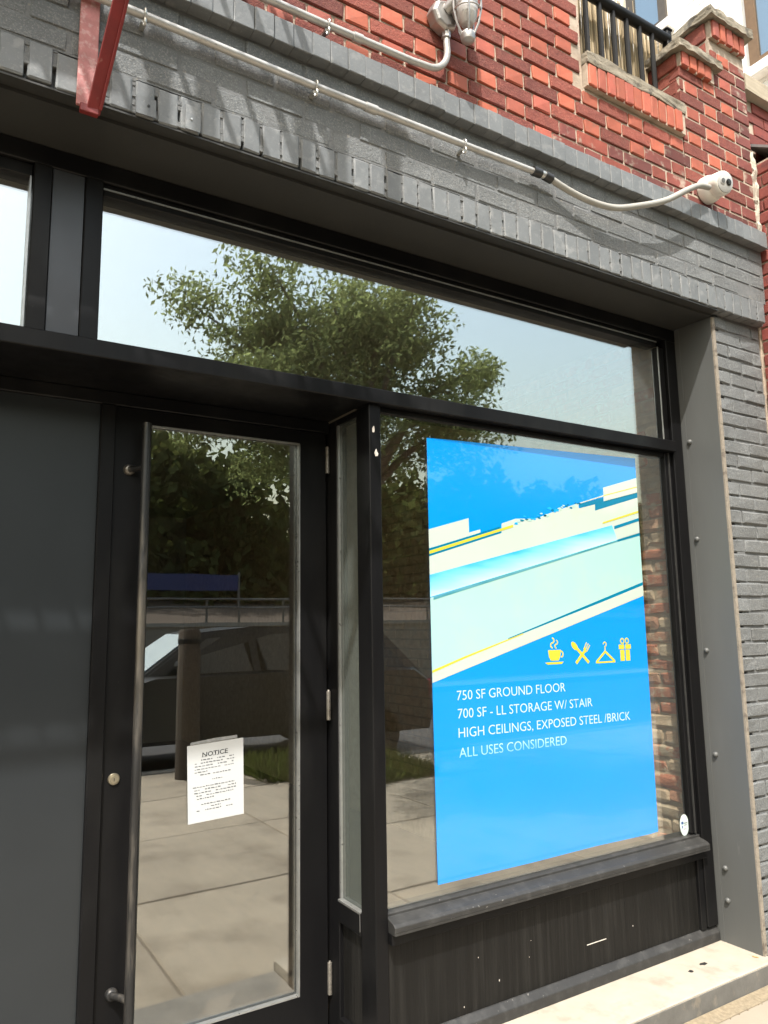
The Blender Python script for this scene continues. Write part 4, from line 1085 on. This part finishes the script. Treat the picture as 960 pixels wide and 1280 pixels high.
def woods(rg, n):
    cl = []
    for k in range(260):
        xx = rg.uniform(-22, 62); yy = rg.uniform(-31, -21)
        h = 7.0 + 1.0 * math.sin(xx * 0.35) + rg.uniform(-0.8, 0.8)
        for j in range(9):
            cl.append((xx + rg.normal() * 1.2, yy + rg.normal() * 1.2, rg.uniform(1.8, h) , rg.uniform(0.7, 1.3)))
    cl = np.array(cl)
    i = rg.integers(0, len(cl), n)
    d = rg.normal(size=(n, 3)); d /= np.linalg.norm(d, axis=1)[:, None]
    return cl[i, :3] + d * cl[i, 3:4] * rg.uniform(0.6, 1.0, size=(n, 1))
lv = leaves(220000, woods, 0.42, 0.36, 9, 0.3)
wd = inst('woodland', leaf_mesh('woodland', lv - np.array([20, -24, 1.5]), leaf_b), (20, -24, 1.5))
tag(wd, 'dense dark green woodland on the bank across the street, reflected in the glass', 'woodland', kind='stuff')

def pitgrass(rg, n):
    return np.stack([rg.uniform(pit[0] + 0.02, pit[1] - 0.02, n), rg.uniform(pit[2] + 0.02, pit[3] - 0.02, n), np.full(n, G - 0.02)], 1)
rg = np.random.default_rng(4)
gc = pitgrass(rg, 5000)
gv = leaves(5000, lambda a, n: gc, 0.18, 0.05, 6, -1.6)
tag(inst('grass', leaf_mesh('grass', gv - np.array([3.8, -4.4, G]), grass_mat), (3.8, -4.4, G)), 'tufts of green grass growing in the tree pit', 'grass', kind='stuff')

pole = empty('kerb_post', (2.47, -4.62, G), 'short round brown wooden post by the kerb, reflected in the door glass', 'post')
MB().tube([(2.47, -4.62, G - 0.1), (2.47, -4.62, 0.8), (2.47, -4.62, 1.50), (2.47, -4.62, 1.53)], [0.125, 0.12, 0.115, 0.10], 16).build('shaft', pole_mat, pole, smooth=True)
MB().lathe([(0.118, 0.0), (0.121, 0.004), (0.121, 0.05), (0.118, 0.054)], (2.47, -4.62, 1.38), (0, 0, 1), 16).build('band', rail_black, pole)

# parked car along the kerb
car = empty('parked_car', (3.3, -6.3, G - 0.13), 'dark charcoal hatchback parked at the kerb, reflected in the shop glass', 'car')
R0 = G - 0.13
prof = [(0.95, 0.35), (0.92, 0.62), (1.05, 0.82), (1.5, 0.98), (2.15, 1.06), (2.30, 1.10), (5.45, 1.10), (5.66, 0.95), (5.72, 0.55), (5.66, 0.34)]
def lower(name):
    n = len(prof); rows = []
    for y, ins in ((-7.18, 0.05), (-7.08, 0.0), (-5.52, 0.0), (-5.42, 0.05)):
        rows.append([(x_ + (ins if x_ < 3 else -ins), y, R0 + z_ - ins * (0.6 if z_ > 0.6 else 0)) for x_, z_ in prof])
    m = MB(); vv = [p for r_ in rows for p in r_]; ff = []
    for j in range(3):
        for i in range(n):
            ff.append((j * n + i, j * n + (i + 1) % n, (j + 1) * n + (i + 1) % n, (j + 1) * n + i))
    ff.append(tuple(range(n))); ff.append(tuple(range(4 * n - 1, 3 * n - 1, -1)))
    m.add(vv, ff); return m.build(name, car_paint, car, smooth=True)
body = lower('body')
gh = MB()
bp_ = [(2.20, 1.06), (5.58, 1.02)]; tp_ = [(2.92, 1.57), (3.6, 1.63), (4.6, 1.61), (5.10, 1.55)]
rows = []
for y, yi in ((-7.10, -6.90), (-5.50, -5.70)):
    rows.append([(2.20, y, R0 + 1.07), (5.58, y, R0 + 1.03), (5.10, yi, R0 + 1.55), (4.6, yi, R0 + 1.61), (3.6, yi, R0 + 1.63), (2.92, yi, R0 + 1.57)])
n = 6
vv = rows[0] + rows[1]
gh.add(vv, [tuple(range(n)), tuple(range(2 * n - 1, n - 1, -1))] + [(i, (i + 1) % n, (i + 1) % n + n, i + n) for i in range(n)])
gh.build('roof', car_paint, car, bevel=0.03, seg=2, smooth=True)
def quad(name, pts, mat, off):
    v = [Vector(p) for p in pts]; nrm = (v[1] - v[0]).cross(v[2] - v[0]).normalized()
    m = MB(); k = len(v)
    m.add([p + nrm * off for p in v] + [p - nrm * 0.004 for p in v], [tuple(range(k)), tuple(range(2 * k - 1, k - 1, -1))] + [(i, (i + 1) % k, (i + 1) % k + k, i + k) for i in range(k)])
    return m.build(name, mat, car)
def side(x_, z_):                              # a point on the kerb side of the cabin
    t = (z_ - 1.05) / 0.53
    return (x_, -5.50 - 0.20 * t + 0.006, R0 + z_)
quad('side_window', [side(2.50, 1.10), side(3.55, 1.10), side(3.52, 1.53), side(3.00, 1.50)], car_glass, 0.004)
quad('side_window', [side(3.65, 1.10), side(4.55, 1.09), side(4.50, 1.53), side(3.62, 1.535)], car_glass, 0.004)
quad('side_window', [side(4.65, 1.09), side(5.35, 1.08), side(5.02, 1.48), side(4.60, 1.525)], car_glass, 0.004)
sky_reflection_mat = M('windscreen_sky_reflection', (0.50, 0.60, 0.64), 0.4, 0.05)  # sky reflection on the windscreen, painted as a pale blue colour
quad('windscreen', [(2.25, -6.98, R0 + 1.125), (2.25, -5.62, R0 + 1.125), (2.86, -5.76, R0 + 1.545), (2.86, -6.84, R0 + 1.545)], sky_reflection_mat, 0.008)
quad('rear_window', [(5.545, -5.62, R0 + 1.10), (5.545, -6.98, R0 + 1.10), (5.15, -6.85, R0 + 1.52), (5.15, -5.75, R0 + 1.52)], car_glass, 0.008)
for wx in (1.75, 4.85):
    for wy, s_ in ((-5.52, 1), (-7.08, -1)):
        w_ = MB().lathe([(0.20, -0.10), (0.31, -0.10), (0.335, -0.07), (0.335, 0.07), (0.31, 0.10), (0.20, 0.10)], (wx, wy, R0 + 0.335), (0, s_, 0), 28).build('wheel', rubber, car, smooth=True)
        rm_ = MB().lathe([(0.21, 0.05), (0.215, 0.092), (0.19, 0.095), (0.17, 0.07), (0.05, 0.085), (0.0, 0.09)], (wx, wy, R0 + 0.335), (0, s_, 0), 20).build('rim', alloy, w_, smooth=True)
MB().lathe([(0.02, 0.0), (0.07, 0.02), (0.085, 0.06), (0.07, 0.10), (0.02, 0.12)], (2.62, -5.38, R0 + 1.15), (0, 0, 1), 14).build('wing_mirror', car_paint, car, smooth=True)
MB().box(0.935, 1.10, -5.75, -5.47, R0 + 0.66, R0 + 0.80).build('headlight', lamp_clear, car, bevel=0.03)
MB().box(0.935, 1.10, -7.13, -6.85, R0 + 0.66, R0 + 0.80).build('headlight', lamp_clear, car, bevel=0.03)
MB().box(5.52, 5.70, -5.70, -5.46, R0 + 0.72, R0 + 0.94).build('tail_light', lamp_red, car, bevel=0.02)
MB().box(5.52, 5.70, -7.14, -6.90, R0 + 0.72, R0 + 0.94).build('tail_light', lamp_red, car, bevel=0.02)
for xx in (3.35, 4.35):
    MB().box(xx, xx + 0.18, -5.425, -5.395, R0 + 0.90, R0 + 0.93).build('door_handle', car_paint, car, bevel=0.006)

# far side: stone wall with guard rail and a blue banner
fw = empty('retaining_wall', (10, -14.45, 0), 'low stone retaining wall across the street, reflected in the glass', 'wall')
MB().box(-40, 70, -14.6, -14.4, G, 1.55).build('stonework', rubble, fw)
MB().box(-40, 70, -14.65, -14.35, 1.552, 1.64).build('coping', kerb_mat, fw)
gr = empty('guard_rail', (10, -14.5, 1.64), 'pale metal guard rail on the stone wall across the street', 'railing')
for k in range(24):
    MB().tube([(-12 + k * 2.0, -14.5, 1.64), (-12 + k * 2.0, -14.5, 2.2)], 0.03, 8).build('post', rail_pale, gr)
for z in (2.0, 2.2):
    MB().tube([(-12, -14.47, z), (34, -14.47, z)], 0.025, 8).build('rail', rail_pale, gr)
bn = MB().box(4.3, 6.9, -14.75, -14.72, 2.42, 2.82).build('banner', blue_tarp)
tag(bn, 'plain blue cloth banner above the guard rail across the street', 'banner')
bpz = MB()
for xx in (4.3, 6.9):
    MB().tube([(xx, -14.735, 1.5), (xx, -14.735, 2.9)], 0.03, 8).build('banner_post', rail_pale, bn)

# ------------------------------------------------------------------ grit and leaves on the pavement by the sill
def fallen(x, y, z, s, rz, label):
    pts = [(-1, 0, 0), (-0.5, 0.32, 0.12), (0.2, 0.42, 0.05), (0.8, 0.2, 0.16), (1.1, 0, 0.1), (0.7, -0.25, 0.14), (0.1, -0.38, 0.03), (-0.6, -0.25, 0.1)]
    c_, s_ = math.cos(rz), math.sin(rz)
    v = [(x + s * (a * c_ - b * s_), y + s * (a * s_ + b * c_), z + s * h) for a, b, h in pts]
    v2 = [(a, b, c - 0.0012) for a, b, c in v]
    k = len(v)
    m = MB(); m.add(v + v2, [tuple(range(k)), tuple(range(2 * k - 1, k - 1, -1))] + [(i, i + k, (i + 1) % k + k, (i + 1) % k) for i in range(k)])
    return tag(m.build('fallen_leaf', dry_leaf), label, 'leaf')
fallen(3.02, -0.115, G + 0.006, 0.022, 0.4, 'curled tan dry leaf on the pavement below the stone sill')
fallen(3.135, 0.015, 0.135, 0.013, 2.0, 'small brown leaf scrap lying on the stone sill corner')
gs = MB()
for k in range(420):
    xx = random.uniform(1.6, 3.5); yy = -0.0535 - abs(random.gauss(0, 0.03)); s_ = random.uniform(0.0015, 0.004)
    gs.box(xx, xx + s_ * random.uniform(1, 2), yy - s_, yy, G + 0.001, G + 0.0015 + s_ * 0.8)
g_ = gs.build('grit', sand_mat); tag(g_, 'sandy grit gathered along the foot of the sill', 'grit', kind='stuff')
MB().prism([(-0.052, G + 0.002), (-0.052, G + 0.012), (-0.11, G + 0.0035), (-0.11, G + 0.002)], 'x', 1.45, 3.55).build('grit_bed', sand_mat, g_)
